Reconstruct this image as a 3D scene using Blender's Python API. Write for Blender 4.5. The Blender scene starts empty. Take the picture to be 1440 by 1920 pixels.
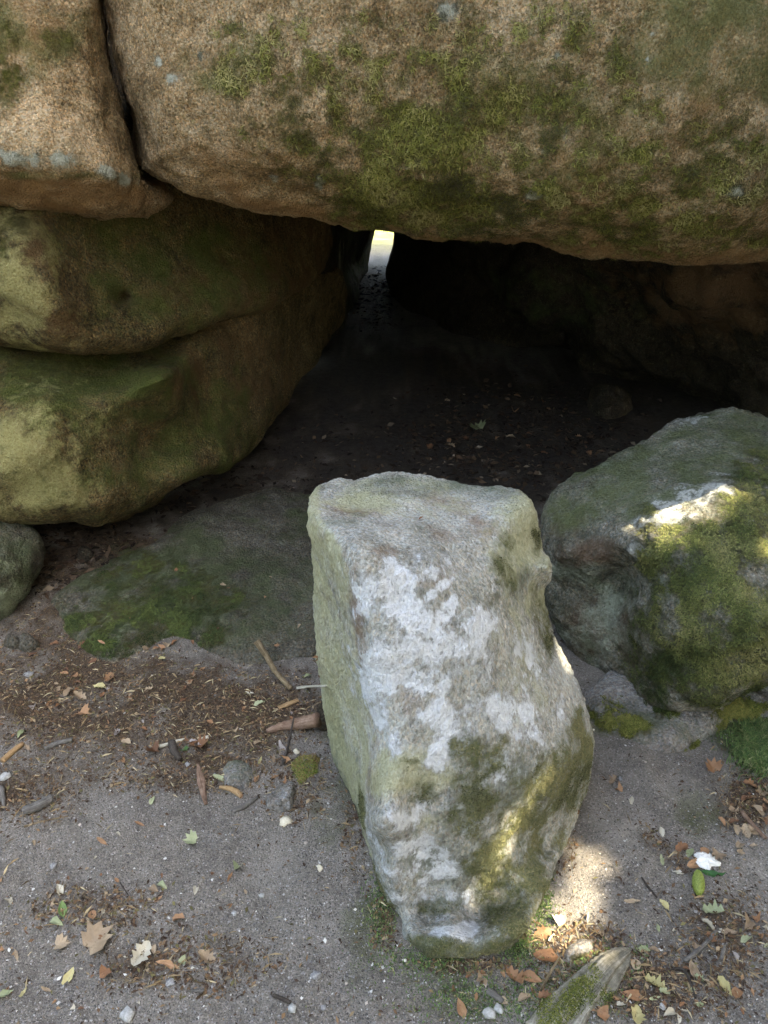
import bpy, math, random
import numpy as np
from mathutils import Vector, Matrix
from mathutils.bvhtree import BVHTree

random.seed(7)
RNG = np.random.default_rng(7)
scene = bpy.context.scene
COL = scene.collection

# ------------------------------------------------------------------ camera
PITCH = math.radians(28.0)
CP, SP = math.cos(PITCH), math.sin(PITCH)
EYE = 1.5
F = 1450.0                                  # focal length in pixels of the 1440x1920 photo
cam_data = bpy.data.cameras.new("camera")
cam = bpy.data.objects.new("camera", cam_data)
COL.objects.link(cam)
cam.location = (0, 0, EYE)
cam.rotation_euler = (math.pi / 2 - PITCH, 0, 0)
cam_data.sensor_fit = 'VERTICAL'
cam_data.angle = 2 * math.atan(960 / F)
cam_data.clip_start = 0.05
cam_data.clip_end = 2000
scene.camera = cam

# ------------------------------------------------------------------ sky, sun, exposure
SUN = Vector((0.60, -0.16, 0.78)).normalized()      # towards the sun
sun_el = math.asin(SUN.z)
sun_az = math.atan2(SUN.x, SUN.y)
world = bpy.data.worlds.new("World")
scene.world = world
world.use_nodes = True
wn = world.node_tree.nodes
wl = world.node_tree.links
wn.clear()
sky = wn.new('ShaderNodeTexSky')
sky.sky_type = 'NISHITA'
sky.sun_disc = False
sky.sun_elevation = sun_el
sky.sun_rotation = sun_az
sky.air_density = 1.0
sky.dust_density = 5.0
sky.ozone_density = 1.0
bg = wn.new('ShaderNodeBackground')
bg.inputs['Strength'].default_value = 0.15
wo = wn.new('ShaderNodeOutputWorld')
wl.new(sky.outputs[0], bg.inputs[0])
wl.new(bg.outputs[0], wo.inputs[0])
sl = bpy.data.lights.new("sun", 'SUN')
sl.energy = 2.0
sl.angle = math.radians(0.5)
sl.color = (1.0, 0.93, 0.80)
so = bpy.data.objects.new("sun", sl)
COL.objects.link(so)
so.rotation_euler = SUN.to_track_quat('Z', 'Y').to_euler()
scene.view_settings.view_transform = 'Standard'
scene.view_settings.look = 'None'
scene.view_settings.exposure = 3.62
scene.view_settings.gamma = 1
scene.view_settings.use_white_balance = True          # set for open shade, as the phone did
scene.view_settings.white_balance_temperature = 7900
scene.view_settings.white_balance_tint = 6
scene.view_settings.use_curve_mapping = False
scene.cycles.max_bounces = 4
scene.cycles.diffuse_bounces = 3
scene.cycles.use_adaptive_sampling = True
scene.cycles.adaptive_threshold = 0.03
scene.cycles.use_denoising = True

# ------------------------------------------------------------------ maths helpers
def ray(u, v):
    x = (np.asarray(u, float) - 720) / F
    y = (960 - np.asarray(v, float)) / F
    return x, CP + y * SP, -SP + y * CP            # world direction for depth 1

def PY(u, v, Y):                                    # point on the sight line at world distance Y
    dx, dy, dz = ray(u, v)
    t = Y / dy
    return np.stack([dx * t, dy * t, EYE + dz * t], -1)

def G(u, v, z=0.0):                                 # point on the ground
    dx, dy, dz = ray(u, v)
    t = (z - EYE) / dz
    return np.stack([dx * t, dy * t, np.zeros_like(t) + z], -1)

def proj(co):
    x = co[:, 0]; y = co[:, 1]; z = co[:, 2] - EYE
    d = y * CP - z * SP
    yy = y * SP + z * CP
    d = np.maximum(d, 1e-3)
    return 720 + F * x / d, 960 - F * yy / d

def _volume(n=128, wl=4.0):
    g = np.random.default_rng(3).normal(size=(n, n, n)).astype(np.float32)
    k = np.fft.fftfreq(n).astype(np.float32); kz = np.fft.rfftfreq(n).astype(np.float32)
    kr = np.sqrt(k[:, None, None] ** 2 + k[None, :, None] ** 2 + kz[None, None, :] ** 2)
    h = np.exp(-((kr - 1 / wl / 1.6) / (.32 / wl)) ** 2)
    v = np.fft.irfftn(np.fft.rfftn(g) * h, s=(n, n, n))
    return (v / v.std() * .38).astype(np.float32).ravel()
_VOL = _volume()

def perlin(p):                                       # band limited lattice noise, one unit is four cells
    q = np.asarray(p, np.float32) * 4
    i = np.floor(q).astype(np.int32)
    f = q - i
    i0 = i & 127; i1 = (i + 1) & 127
    x0 = i0[:, 0] << 14; x1 = i1[:, 0] << 14; y0 = i0[:, 1] << 7; y1 = i1[:, 1] << 7; z0 = i0[:, 2]; z1 = i1[:, 2]
    fx, fy, fz = f[:, 0], f[:, 1], f[:, 2]
    def lz(b): a = _VOL[b + z0]; return a + (_VOL[b + z1] - a) * fz
    a = lz(x0 + y0); b = lz(x0 + y1); c = lz(x1 + y0); d = lz(x1 + y1)
    a = a + (b - a) * fy; c = c + (d - c) * fy
    return a + (c - a) * fx

def fbm(p, octv=4, gain=0.5):
    a, s, r = 1.0, 1.0, 0.0
    for k in range(octv):
        r = r + a * perlin(p * s + 17.3 * k)
        a *= gain
        s *= 2.03
    return r

def rbf(ctrl):
    c = np.array([(a[0], a[1]) for a in ctrl], float) / 100
    h = np.array([a[2] for a in ctrl], float)
    n = len(c)
    k = lambda d2: np.sqrt(d2 + 0.06)
    A = k(((c[:, None] - c[None]) ** 2).sum(-1))
    Pm = np.c_[np.ones(n), c]
    M = np.block([[A - 0 * np.eye(n), Pm], [Pm.T, np.zeros((3, 3))]])
    sol = np.linalg.lstsq(M, np.r_[h, 0, 0, 0], rcond=None)[0]
    def f(u, v):
        q = np.stack([np.ravel(u), np.ravel(v)], -1) / 100
        K = k(((q[:, None] - c[None]) ** 2).sum(-1))
        return (K @ sol[:n] + np.c_[np.ones(len(q)), q] @ sol[n:]).reshape(np.shape(u))
    return f

def resample(poly, step):
    p = np.array(poly, float)
    q = np.vstack([p, p[:1]])
    seg = np.linalg.norm(np.diff(q, axis=0), axis=1)
    s = np.r_[0, np.cumsum(seg)]
    n = max(24, int(s[-1] / step))
    t = np.linspace(0, s[-1], n, endpoint=False)
    return np.stack([np.interp(t, s, q[:, 0]), np.interp(t, s, q[:, 1])], -1)

def edge_dist(q, poly):
    a = poly; b = np.roll(poly, -1, 0)
    ab = b - a
    out = np.full(len(q), 1e9)
    for i in range(len(a)):
        d = q - a[i]
        t = np.clip((d @ ab[i]) / max(1e-9, ab[i] @ ab[i]), 0, 1)
        out = np.minimum(out, np.hypot(*(d - t[:, None] * ab[i]).T))
    return out

def inside(u, v, poly):
    u = np.asarray(u); v = np.asarray(v)
    r = np.zeros(u.shape, bool)
    n = len(poly)
    for i in range(n):
        x1, y1 = poly[i]; x2, y2 = poly[(i + 1) % n]
        c = ((y1 > v) != (y2 > v)) & (u < (x2 - x1) * (v - y1) / ((y2 - y1) if y2 != y1 else 1e-9) + x1)
        r ^= c
    return r

def blobs(u, v, lst):                               # (u, v, ru, rv, strength[, angle])
    r = np.zeros(len(u))
    for b in lst:
        a = math.radians(b[5]) if len(b) > 5 else 0
        du = u - b[0]; dv = v - b[1]
        x = du * math.cos(a) + dv * math.sin(a); y = -du * math.sin(a) + dv * math.cos(a)
        q = np.sqrt((x / b[2]) ** 2 + (y / b[3]) ** 2)
        r = np.maximum(r, b[4] * np.clip(1.6 - q * 1.1, 0, 1))
    return r

def new_mesh(name, verts, faces):
    me = bpy.data.meshes.new(name)
    if isinstance(faces, np.ndarray):
        nf, k = faces.shape
        me.vertices.add(len(verts)); me.vertices.foreach_set('co', np.asarray(verts, np.float32).ravel())
        me.loops.add(nf * k); me.loops.foreach_set('vertex_index', faces.astype(np.int32).ravel())
        me.polygons.add(nf)
        me.polygons.foreach_set('loop_start', np.arange(0, nf * k, k, dtype=np.int32))
        me.update(calc_edges=True); me.validate()
    else:
        me.from_pydata([tuple(map(float, p)) for p in verts], [], faces)
        me.update()
    return me

def link(name, me, mat=None, parent=None, smooth=True, loc=None):
    o = bpy.data.objects.new(name, me)
    COL.objects.link(o)
    if mat is not None and not me.materials:
        me.materials.append(mat)
    if smooth:
        me.polygons.foreach_set('use_smooth', np.ones(len(me.polygons), bool))
    if parent:
        o.parent = parent
        o.matrix_parent_inverse = Matrix.Translation(-parent.location)
    return o

def rebase(o):                                      # origin to the middle of the base
    me = o.data
    n = len(me.vertices)
    co = np.empty(n * 3, np.float32); me.vertices.foreach_get('co', co); co = co.reshape(-1, 3)
    b = np.array([(co[:, 0].min() + co[:, 0].max()) / 2, (co[:, 1].min() + co[:, 1].max()) / 2, co[:, 2].min()])
    me.vertices.foreach_set('co', (co - b).astype(np.float32).ravel()); me.update()
    o.location = b
    return o

def tag(o, label=None, cat=None, group=None, kind=None):
    if label: o['label'] = label
    if cat: o['category'] = cat
    if group: o['group'] = group
    if kind: o['kind'] = kind
    return o

def set_attr(me, name, arr):
    a = me.attributes.new(name, 'FLOAT_COLOR', 'POINT')
    arr = np.asarray(arr, np.float32)
    if arr.shape[1] == 3:
        arr = np.c_[arr, np.ones(len(arr), np.float32)]
    a.data.foreach_set('color', arr.ravel())

# ------------------------------------------------------------------ materials
class NT:
    def __init__(s, name):
        s.m = bpy.data.materials.new(name); s.m.use_nodes = True
        s.n = s.m.node_tree.nodes; s.l = s.m.node_tree.links
        s.n.clear()
        s.out = s.n.new('ShaderNodeOutputMaterial')
        s.b = s.n.new('ShaderNodeBsdfPrincipled')
        s.l.new(s.b.outputs[0], s.out.inputs[0])
        s.b.inputs['Roughness'].default_value = 0.9
        s.b.inputs['Specular IOR Level'].default_value = 0.25
        g = s.n.new('ShaderNodeNewGeometry')
        s.pos = g.outputs['Position']
    def lk(s, a, b): s.l.new(a, b)
    def scaled(s, sc, rot=None):
        mp = s.n.new('ShaderNodeMapping'); s.lk(s.pos, mp.inputs[0])
        mp.inputs['Scale'].default_value = sc
        if rot: mp.inputs['Rotation'].default_value = rot
        return mp.outputs[0]
    def noise(s, scale, detail=6, rough=0.6, vec=None, dist=0):
        t = s.n.new('ShaderNodeTexNoise'); s.lk(vec or s.pos, t.inputs['Vector'])
        t.inputs['Scale'].default_value = scale; t.inputs['Detail'].default_value = detail
        t.inputs['Roughness'].default_value = rough; t.inputs['Distortion'].default_value = dist
        return t.outputs[0]
    def voro(s, scale, vec=None, feature='F1'):
        t = s.n.new('ShaderNodeTexVoronoi'); s.lk(vec or s.pos, t.inputs['Vector'])
        t.inputs['Scale'].default_value = scale; t.feature = feature
        return t
    def ramp(s, fac, stops):
        r = s.n.new('ShaderNodeValToRGB'); s.lk(fac, r.inputs[0])
        e = r.color_ramp.elements
        while len(e) < len(stops): e.new(0.5)
        for k, (p, c) in enumerate(stops):
            e[k].position = p
            e[k].color = (c, c, c, 1) if isinstance(c, (int, float)) else (*c, 1)
        return r.outputs[0]
    def math(s, op, a, b=None, clamp=False):
        m = s.n.new('ShaderNodeMath'); m.operation = op; m.use_clamp = clamp
        for i, x in enumerate((a, b)):
            if x is None: continue
            if isinstance(x, (int, float)): m.inputs[i].default_value = x
            else: s.lk(x, m.inputs[i])
        return m.outputs[0]
    def mix(s, fac, a, b, mode='MIX'):
        m = s.n.new('ShaderNodeMix'); m.data_type = 'RGBA'; m.blend_type = mode
        for i, x in ((0, fac), (6, a), (7, b)):
            if isinstance(x, (int, float)): m.inputs[i].default_value = x
            elif isinstance(x, tuple): m.inputs[i].default_value = (*x, 1)
            else: s.lk(x, m.inputs[i])
        return m.outputs[2]
    def attr(s, name):
        a = s.n.new('ShaderNodeAttribute'); a.attribute_name = name
        sp = s.n.new('ShaderNodeSeparateColor'); s.lk(a.outputs['Color'], sp.inputs[0])
        return sp.outputs[0], sp.outputs[1], sp.outputs[2], a.outputs['Alpha'], a.outputs['Color']
    def bump(s, h, dist, strength=1.0, prev=None):
        b = s.n.new('ShaderNodeBump'); b.inputs['Distance'].default_value = dist
        b.inputs['Strength'].default_value = strength
        s.lk(h, b.inputs['Height'])
        if prev: s.lk(prev, b.inputs['Normal'])
        return b.outputs[0]
    def base(s, c): s.lk(c, s.b.inputs['Base Color'])
    def normal(s, n): s.lk(n, s.b.inputs['Normal'])

def rock_mat(name, tones, grain=0.5, moss=((.035, .045, .012), (.11, .12, .025), (.20, .19, .05)),
             white=(.66, .67, .68), pale=((.22, .26, .15), (.36, .40, .26)), film=(.035, .045, .018),
             rust=(.24, .14, .075), gscale=150, streak=None, bumpk=1.0, mossgain=2.0, mossmax=.95, flecks=.35, brown=.55):
    """attribute mk = (moss, white lichen, pale green crust, dark algae film)"""
    s = NT(name)
    vec = s.scaled((1, 1, 1) if streak is None else streak[0], None if streak is None else streak[1])
    big = s.noise(3.1, 7, .62)
    med = s.noise(19, 8, .68, vec)
    fine = s.noise(130, 7, .78, vec)
    f = s.math('ADD', s.math('MULTIPLY', big, .5), s.math('MULTIPLY', med, .5))
    f = s.math('ADD', f, s.math('MULTIPLY', s.math('SUBTRACT', fine, .5), .75))
    col = s.ramp(f, [(.33, tones[0]), (.44, tones[1]), (.52, tones[2]), (.64, tones[3])])
    v = s.voro(gscale, vec)
    spc = s.n.new('ShaderNodeSeparateColor'); s.lk(v.outputs['Color'], spc.inputs[0])
    g = s.ramp(spc.outputs[0], [(.0, .28), (.14, .55), (.35, .95), (.72, 1.1), (.9, 1.35), (1.0, 2.0)])
    col = s.mix(grain, col, s.mix(1.0, col, g, 'MULTIPLY'))
    warm = s.ramp(spc.outputs[1], [(.0, (.8, .95, 1.15)), (.5, (1, 1, 1)), (1.0, (1.25, .98, .78))])
    col = s.mix(grain, col, s.mix(1.0, col, warm, 'MULTIPLY'))
    mo, wh, pa, fi, _ = s.attr('mk')
    ru, d2, _, _, _ = s.attr('mk2')
    n1 = s.noise(55, 9, .75)
    n2 = s.noise(38, 9, .78, vec)
    def mask(m, n, gain, w):
        x = s.math('ADD', m, s.math('MULTIPLY', s.math('SUBTRACT', n, .5), w))
        return s.ramp(x, [(.5 - .5 / gain, 0.0), (.5 + .5 / gain, 1.0)])
    col = s.mix(s.math('MULTIPLY', mask(ru, n2, 1.4, 1.6), .75), col, s.mix(med, rust, tuple(c * .5 for c in rust)))
    col = s.mix(s.math('MULTIPLY', mask(fi, n2, 1.3, 1.5), .8), col, s.mix(fine, film, tuple(c * 2.4 for c in film)))
    pcol = s.ramp(fine, [(.3, pale[0]), (.62, pale[1])])
    col = s.mix(s.math('MULTIPLY', mask(pa, n2, 1.5, 2.0), .8), col, pcol)
    wcol = s.ramp(fine, [(.25, tuple(c * .6 for c in white)), (.5, white), (.7, tuple(min(.85, c * 1.12) for c in white))])
    n3 = s.math('ADD', s.math('MULTIPLY', n2, .45), s.math('MULTIPLY', s.noise(110, 8, .8, vec), .55))
    col = s.mix(s.math('MULTIPLY', mask(s.math('ADD', wh, .12), n3, 2.0, 1.8), .45), col, tuple(c * .75 for c in white))
    wm = mask(wh, n3, 5.5, 2.6)
    col = s.mix(wm, col, wcol)
    # light crust flecks, then dark ones
    sp1 = s.math('MULTIPLY', s.ramp(s.noise(105, 6, .85, vec), [(.60, 0.0), (.66, 1.0)]), flecks)
    col = s.mix(sp1, col, tuple(min(.7, c * 1.25) for c in pale[1]))
    sp2 = s.math('MULTIPLY', s.ramp(s.noise(150, 5, .8, vec), [(.59, 0.0), (.65, 1.0)]), .65)
    col = s.mix(sp2, col, s.mix(1.0, col, (.35, .33, .28), 'MULTIPLY'))
    mcol = s.ramp(s.noise(130, 6, .8), [(.3, moss[0]), (.5, moss[1]), (.72, moss[2])])
    mcol = s.mix(s.ramp(s.noise(9, 4, .6), [(.38, 0.0), (.62, brown)]), mcol, (.16, .115, .05))
    mm = s.math('MULTIPLY', mask(mo, n1, mossgain, 2.0), mossmax)
    col = s.mix(mm, col, mcol)
    s.base(col)
    h = s.math('ADD', s.math('MULTIPLY', med, .9), s.math('MULTIPLY', fine, .5))
    h = s.math('ADD', h, s.math('MULTIPLY', v.outputs['Distance'], -.35))
    h = s.math('ADD', h, s.math('MULTIPLY', wm, .08))
    h = s.math('ADD', h, s.math('MULTIPLY', sp2, -.45))
    nb = s.bump(h, .015 * bumpk, 1.0)
    nb = s.bump(s.math('MULTIPLY', s.noise(260, 4, .8), mm), .008, 1.0, nb)
    s.normal(nb)
    return s.m

M_cap = rock_mat('granite_brown_mossy', [(.10, .068, .032), (.23, .158, .080), (.37, .265, .150), (.50, .385, .245)],
                 grain=.55, moss=((.045, .05, .010), (.14, .145, .022), (.29, .28, .055)), film=(.055, .062, .018), brown=.35, rust=(.36, .20, .085), white=(.42, .43, .36), gscale=190, bumpk=.9, mossgain=1.5)  # rust tone also carries the warm bounce light on the lower lip
M_left = rock_mat('granite_olive', [(.026, .020, .008), (.070, .052, .020), (.12, .088, .038), (.20, .145, .07)],
                  grain=.7, pale=((.22, .19, .065), (.38, .35, .155)), film=(.036, .047, .008), flecks=.15, rust=(.15, .085, .035), gscale=150)
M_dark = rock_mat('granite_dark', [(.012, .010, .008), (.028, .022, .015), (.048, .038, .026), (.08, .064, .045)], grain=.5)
M_stand = rock_mat('granite_grey_lichen', [(.17, .165, .14), (.30, .295, .26), (.42, .42, .385), (.56, .565, .53)],
                   grain=.35, white=(.72, .75, .80), pale=((.30, .30, .17), (.48, .475, .30)),
                   moss=((.045, .055, .022), (.12, .135, .045), (.23, .24, .08)), gscale=210,
                   film=(.06, .075, .045), mossgain=1.7, mossmax=.85, brown=.15, streak=((1.0, 1.0, .55), (0, .25, 0)))
M_rb = rock_mat('granite_greenish', [(.05, .052, .036), (.12, .118, .09), (.20, .19, .155), (.32, .31, .26)],
                grain=.45, moss=((.035, .045, .016), (.085, .098, .034), (.16, .165, .065)), mossgain=1.3, mossmax=.85, brown=.2,
                pale=((.20, .235, .17), (.34, .37, .30)), white=(.50, .51, .48), film=(.050, .062, .022),
                rust=(.16, .10, .065))
M_slab = rock_mat('slab_mossy', [(.045, .04, .03), (.075, .068, .052), (.11, .10, .078), (.16, .148, .118)], grain=.5,
                  moss=((.02, .03, .010), (.05, .075, .018), (.10, .13, .04)))
M_bed = rock_mat('bedrock_worn', [(.10, .095, .085), (.17, .16, .145), (.24, .225, .21), (.34, .33, .32)], grain=.4,
                 moss=((.03, .045, .012), (.085, .10, .025), (.17, .17, .05)), film=(.05, .06, .035))

def vcol_mat(name, rough=.9, trans=0.0, mul=1.0):
    s = NT(name)
    c = s.attr('col')[4]
    s.base(c)
    s.b.inputs['Roughness'].default_value = rough
    return s.m
M_strand = vcol_mat('moss_strand')
M_grit = vcol_mat('grit', .85)
M_leafbits = vcol_mat('leaf_crumbs', .8)

# ------------------------------------------------------------------ rock builder
def pillow(outline, ctrl, T, w=60, R=.06, wb=150, lift=0.0, centre=None, dents=(), step=9, rings=46):
    b = resample(outline, step)
    c = np.array(centre if centre else b.mean(0), float)
    f = rbf(ctrl)
    rr = (np.arange(1, rings + 1) / rings) ** .85
    pts = [c[None]] + [c + r * (b - c) for r in rr]
    q = np.vstack(pts)
    d = edge_dist(q, b); d[-len(b):] = 0
    s1 = np.sqrt(np.clip(1 - (1 - np.minimum(d / w, 1)) ** 2, 0, 1))
    s2 = np.sqrt(np.clip(1 - (1 - np.minimum(d / wb, 1)) ** 2, 0, 1))
    Yf = f(q[:, 0], q[:, 1])
    for (u, v, r, dep) in dents:
        Yf = Yf + dep * np.exp(-((q[:, 0] - u) ** 2 + (q[:, 1] - v) ** 2) / r ** 2)
    Y0 = Yf + R * (1 - s1)
    Y1 = Yf + R + T * s2
    A = PY(q[:, 0], q[:, 1], Y0)
    B = PY(q[:, 0], q[:, 1], Y1)
    B[:, 2] += lift * (Y1 - Y0)
    n = len(b); m = len(q)
    faces = []
    def idx(k, i, side):                             # ring k (0 = centre), position i
        if k == rings: return (k - 1) * n + 1 + i % n
        base = 0 if side == 0 else m
        return base + (0 if k == 0 else (k - 1) * n + 1 + i % n)
    for side in (0, 1):
        for i in range(n):
            t = [idx(0, 0, side), idx(1, i, side), idx(1, i + 1, side)]
            faces.append(t if side else t[::-1])
            for k in range(1, rings):
                t = [idx(k, i, side), idx(k + 1, i, side), idx(k + 1, i + 1, side), idx(k, i + 1, side)]
                faces.append(t if side else t[::-1])
    return np.vstack([A, B]), faces

def remesh(parts, vox):
    vs, fs, o = [], [], 0
    for v, f in parts:
        vs.append(v); fs += [[i + o for i in t] for t in f]; o += len(v)
    me = bpy.data.meshes.new('tmp')
    me.from_pydata(np.vstack(vs).tolist(), [], fs); me.update()
    ob = bpy.data.objects.new('tmp', me); COL.objects.link(ob)
    md = ob.modifiers.new('r', 'REMESH'); md.mode = 'VOXEL'; md.voxel_size = vox
    bpy.context.view_layer.update()
    dg = bpy.context.evaluated_depsgraph_get()
    out = bpy.data.meshes.new_from_object(ob.evaluated_get(dg))
    bpy.data.objects.remove(ob); bpy.data.meshes.remove(me)
    out.materials.clear()
    return out

def get_co(me):
    co = np.empty(len(me.vertices) * 3, np.float32); me.vertices.foreach_get('co', co)
    return co.reshape(-1, 3).astype(float)

def get_no(me):
    n = np.empty(len(me.vertices) * 3, np.float32)
    me.vertex_normals.foreach_get('vector', n)
    return n.reshape(-1, 3).astype(float)

def smooth(me, it):
    co = get_co(me)
    e = np.empty(len(me.edges) * 2, np.int32); me.edges.foreach_get('vertices', e); e = e.reshape(-1, 2)
    n = len(co)
    cnt = np.bincount(e.ravel(), minlength=n)
    for _ in range(it):
        s = np.stack([np.bincount(e[:, 0], co[e[:, 1], k], n) + np.bincount(e[:, 1], co[e[:, 0], k], n) for k in range(3)], -1)
        co = .4 * co + .6 * s / cnt[:, None]
    me.vertices.foreach_set('co', co.astype(np.float32).ravel()); me.update()

def displace(me, amps, seed=0.0, aniso=None):
    co = get_co(me); no = get_no(me)
    q = co + seed
    if aniso is not None: q = q * np.array(aniso)
    d = 0
    for (amp, freq, octv) in amps:
        x = fbm(q * freq, octv)
        if amp < 0: x = np.abs(x) * 2 - .5; amp = -amp
        d = d + amp * x
    co = co + no * d[:, None]
    me.vertices.foreach_set('co', co.astype(np.float32).ravel()); me.update()

def masks(me, moss=(), white=(), pale=(), film=(), rust=(), nz=.55, extra=None, amb=(0, 0, 0, 0, 0)):
    co = get_co(me)
    u, v = proj(co)
    out = []
    for k, l in enumerate((moss, white, pale, film, rust)):
        m = blobs(u, v, l) if len(l) else np.zeros(len(u))
        if extra and k in extra: m = np.maximum(m, extra[k](u, v, co))
        m = np.maximum(m, amb[k])
        w = np.nonzero(m > .02)[0]
        r = np.zeros(len(u))
        if len(w):
            n = fbm(co[w] * (8 if k in (2, 3, 4) else 13) + 5 * k, 4, .6)
            r[w] = np.clip(m[w] * .85 + n * nz * np.clip(m[w] * 3, 0, 1), 0, 1)
        out.append(r)
    z = np.zeros(len(u))
    set_attr(me, 'mk', np.stack(out[:4], -1))
    set_attr(me, 'mk2', np.stack([out[4], z, z, z + 1], -1))
    return out

ROCKS = []
def rock(name, label, cat, mat, parts, vox, amps, sm=3, mk={}, seed=0.0, aniso=None, group=None):
    me = remesh(parts, vox)
    smooth(me, sm)
    displace(me, amps, seed, aniso)
    out = masks(me, **mk)
    me.name = name
    o = link(name, me, mat)
    tag(o, label, cat, group)
    ROCKS.append(o)
    o['_m'] = 0
    del o['_m']
    return o, out[0]

AMP_BIG = [(.035, 1.6, 3), (.012, 7, 3), (.005, 28, 2)]
AMP_MID = [(.018, 3, 3), (.009, 11, 3), (.004, 40, 2)]
STR = {}

# upper capstone
cap_out = [(256, 325), (300, 347), (350, 375), (400, 385), (450, 396), (540, 406), (620, 417), (700, 433), (760, 443),
           (840, 458), (920, 468), (960, 462), (1000, 459), (1060, 469), (1110, 482), (1140, 476), (1170, 473), (1240, 481), (1300, 485),
           (1370, 490), (1440, 488), (1600, 500), (1900, 470), (2200, 300), (2300, -200), (2100, -700), (1400, -900),
           (600, -850), (320, -500), (225, -200), (211, 0), (214, 60), (219, 120), (229, 180), (246, 222), (255, 260), (254, 300)]
cap_ctrl = [(270, 320, 2.46), (350, 370, 2.50), (620, 415, 2.52), (920, 462, 2.5), (1110, 478, 2.48), (1440, 485, 2.45), (1900, 400, 2.6),
            (300, 200, 2.42), (240, 60, 2.45), (500, 250, 2.36), (800, 330, 2.33), (1100, 350, 2.31), (1400, 350, 2.3),
            (700, 60, 2.33), (1100, 60, 2.28), (1440, 60, 2.25), (500, -300, 2.45), (1000, -500, 2.5), (1800, -400, 2.6), (2100, 0, 2.8)]
cap_moss = [(790, 270, 130, 70, .85), (720, 370, 90, 60, .95), (860, 390, 110, 60, .85), (760, 240, 60, 50, .8), (440, 110, 60, 60, .55), (570, 300, 60, 40, .35),
            (1000, 380, 90, 50, .65), (900, 300, 300, 130, .5), (1200, 420, 200, 60, .5), (600, 240, 120, 100, .4), (1050, 280, 300, 150, .42), (960, 110, 220, 100, .38), (1340, 300, 160, 120, .45),
            (610, 150, 200, 120, .40), (1330, 440, 140, 30, .5), (450, 150, 60, 30, .5), (1090, 330, 40, 70, .55), (1270, 420, 40, 30, .6)]
cap, capm = rock('capstone', 'huge brown mossy granite capstone spanning the top of the picture above the dark opening', 'capstone', M_cap,
     [pillow(cap_out, cap_ctrl, 1.9, w=110, R=.17, wb=260, lift=.10, centre=(1000, 0), step=14, rings=60)], .014,
     [(.030, 1.6, 3), (.010, 6, 3), (.006, 20, 3), (.0035, 60, 2)], sm=2,
     mk=dict(moss=cap_moss, white=[(599, 343, 11, 14, .9), (296, 118, 10, 9, .85), (325, 146, 15, 11, .85), (510, 335, 14, 8, .8), (466, 147, 7, 6, .9),
                                   (1045, 105, 9, 12, .8), (1000, 365, 18, 10, .8), (382, 105, 14, 14, .6), (1225, 65, 8, 8, .8), (1218, 110, 9, 6, .8), (1385, 355, 25, 16, .5),
                                   (1065, 255, 12, 22, .6), (840, 20, 40, 20, .3)],
             film=[(1270, 90, 120, 100, .9), (1400, 70, 120, 110, .85), (1150, 60, 60, 60, .5), (420, 110, 70, 60, .6), (1230, 200, 70, 60, .6), (870, 150, 60, 60, .5), (1000, 250, 400, 200, .3)],
             rust=[(600, 400, 180, 16, 1.1, 8), (1000, 462, 300, 16, 1.0, 2), (1350, 480, 180, 18, .95), (1150, 350, 200, 120, .45), (480, 330, 200, 60, .35), (1330, 160, 60, 60, .5)]),  # leading strips paint warm bounce light along the lower lip
     seed=1.7)
# boulder left of the crack
b_out = [(190, -300), (200, 0), (204, 60), (208, 130), (218, 190), (237, 228), (245, 265), (243, 310), (252, 345), (295, 350), (335, 372),
         (300, 400), (270, 409), (200, 411), (150, 404), (100, 399), (60, 396), (0, 398), (-200, 400), (-600, 350), (-800, -100), (-500, -600), (-100, -700)]
b_ctrl = [(-300, 300, 2.34), (0, 305, 2.31), (100, 318, 2.32), (190, 335, 2.34), (230, 345, 2.42), (0, 390, 2.56), (100, 392, 2.58), (200, 404, 2.6), (270, 400, 2.68), (320, 375, 2.8), (270, 360, 2.62),
          (240, 265, 2.5), (215, 150, 2.5), (190, 0, 2.5), (100, 200, 2.34), (0, 150, 2.34), (-200, 0, 2.38), (0, -300, 2.45), (-600, 0, 2.6)]
boulderB, _ = rock('boulder', 'brown granite boulder left of the vertical crack, white lichen streak along its lower ridge', 'boulder', M_cap,
     [pillow(b_out, b_ctrl, 1.6, w=40, R=.10, wb=200, lift=.1, centre=(-120, 100))], .014,
     [(.02, 2, 3), (.010, 8, 3), (.007, 24, 3), (.003, 70, 2)], sm=2,
     mk=dict(moss=[(10, 130, 40, 70, .6), (110, 70, 30, 20, .5)], white=[(25, 293, 55, 9, .85, 8), (110, 299, 20, 11, 1.2), (80, 305, 110, 16, .6, 6), (200, 325, 60, 12, .55, 15), (232, 340, 14, 8, .8)],
             film=[(20, 100, 60, 90, .6), (110, 60, 80, 60, .5), (120, 330, 140, 8, .5)], rust=[(100, 365, 250, 35, 1.0), (60, 60, 80, 60, .4)]), seed=4.4)
# middle left boulder
c_out = [(-500, 200), (0, 180), (200, 180), (400, 200), (560, 250), (615, 330), (622, 400), (628, 440), (622, 480), (605, 512), (580, 535), (500, 575), (400, 606),
         (300, 640), (220, 660), (150, 668), (80, 662), (0, 648), (-200, 640), (-500, 600), (-700, 450)]
c_ctrl = [(-400, 450, 2.62), (0, 400, 2.52), (40, 450, 2.44), (0, 520, 2.42), (80, 520, 2.40), (110, 580, 2.41), (130, 630, 2.46), (50, 630, 2.46), (0, 640, 2.50),
          (120, 460, 2.58), (150, 540, 2.54), (170, 620, 2.52), (200, 450, 2.78), (235, 558, 2.68), (300, 620, 2.70), (400, 480, 3.15), (400, 590, 2.95), (520, 450, 3.6),
          (560, 530, 3.6), (620, 440, 4.2), (605, 500, 4.15), (200, 300, 2.85), (500, 300, 3.6), (0, 250, 2.8)]
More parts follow.
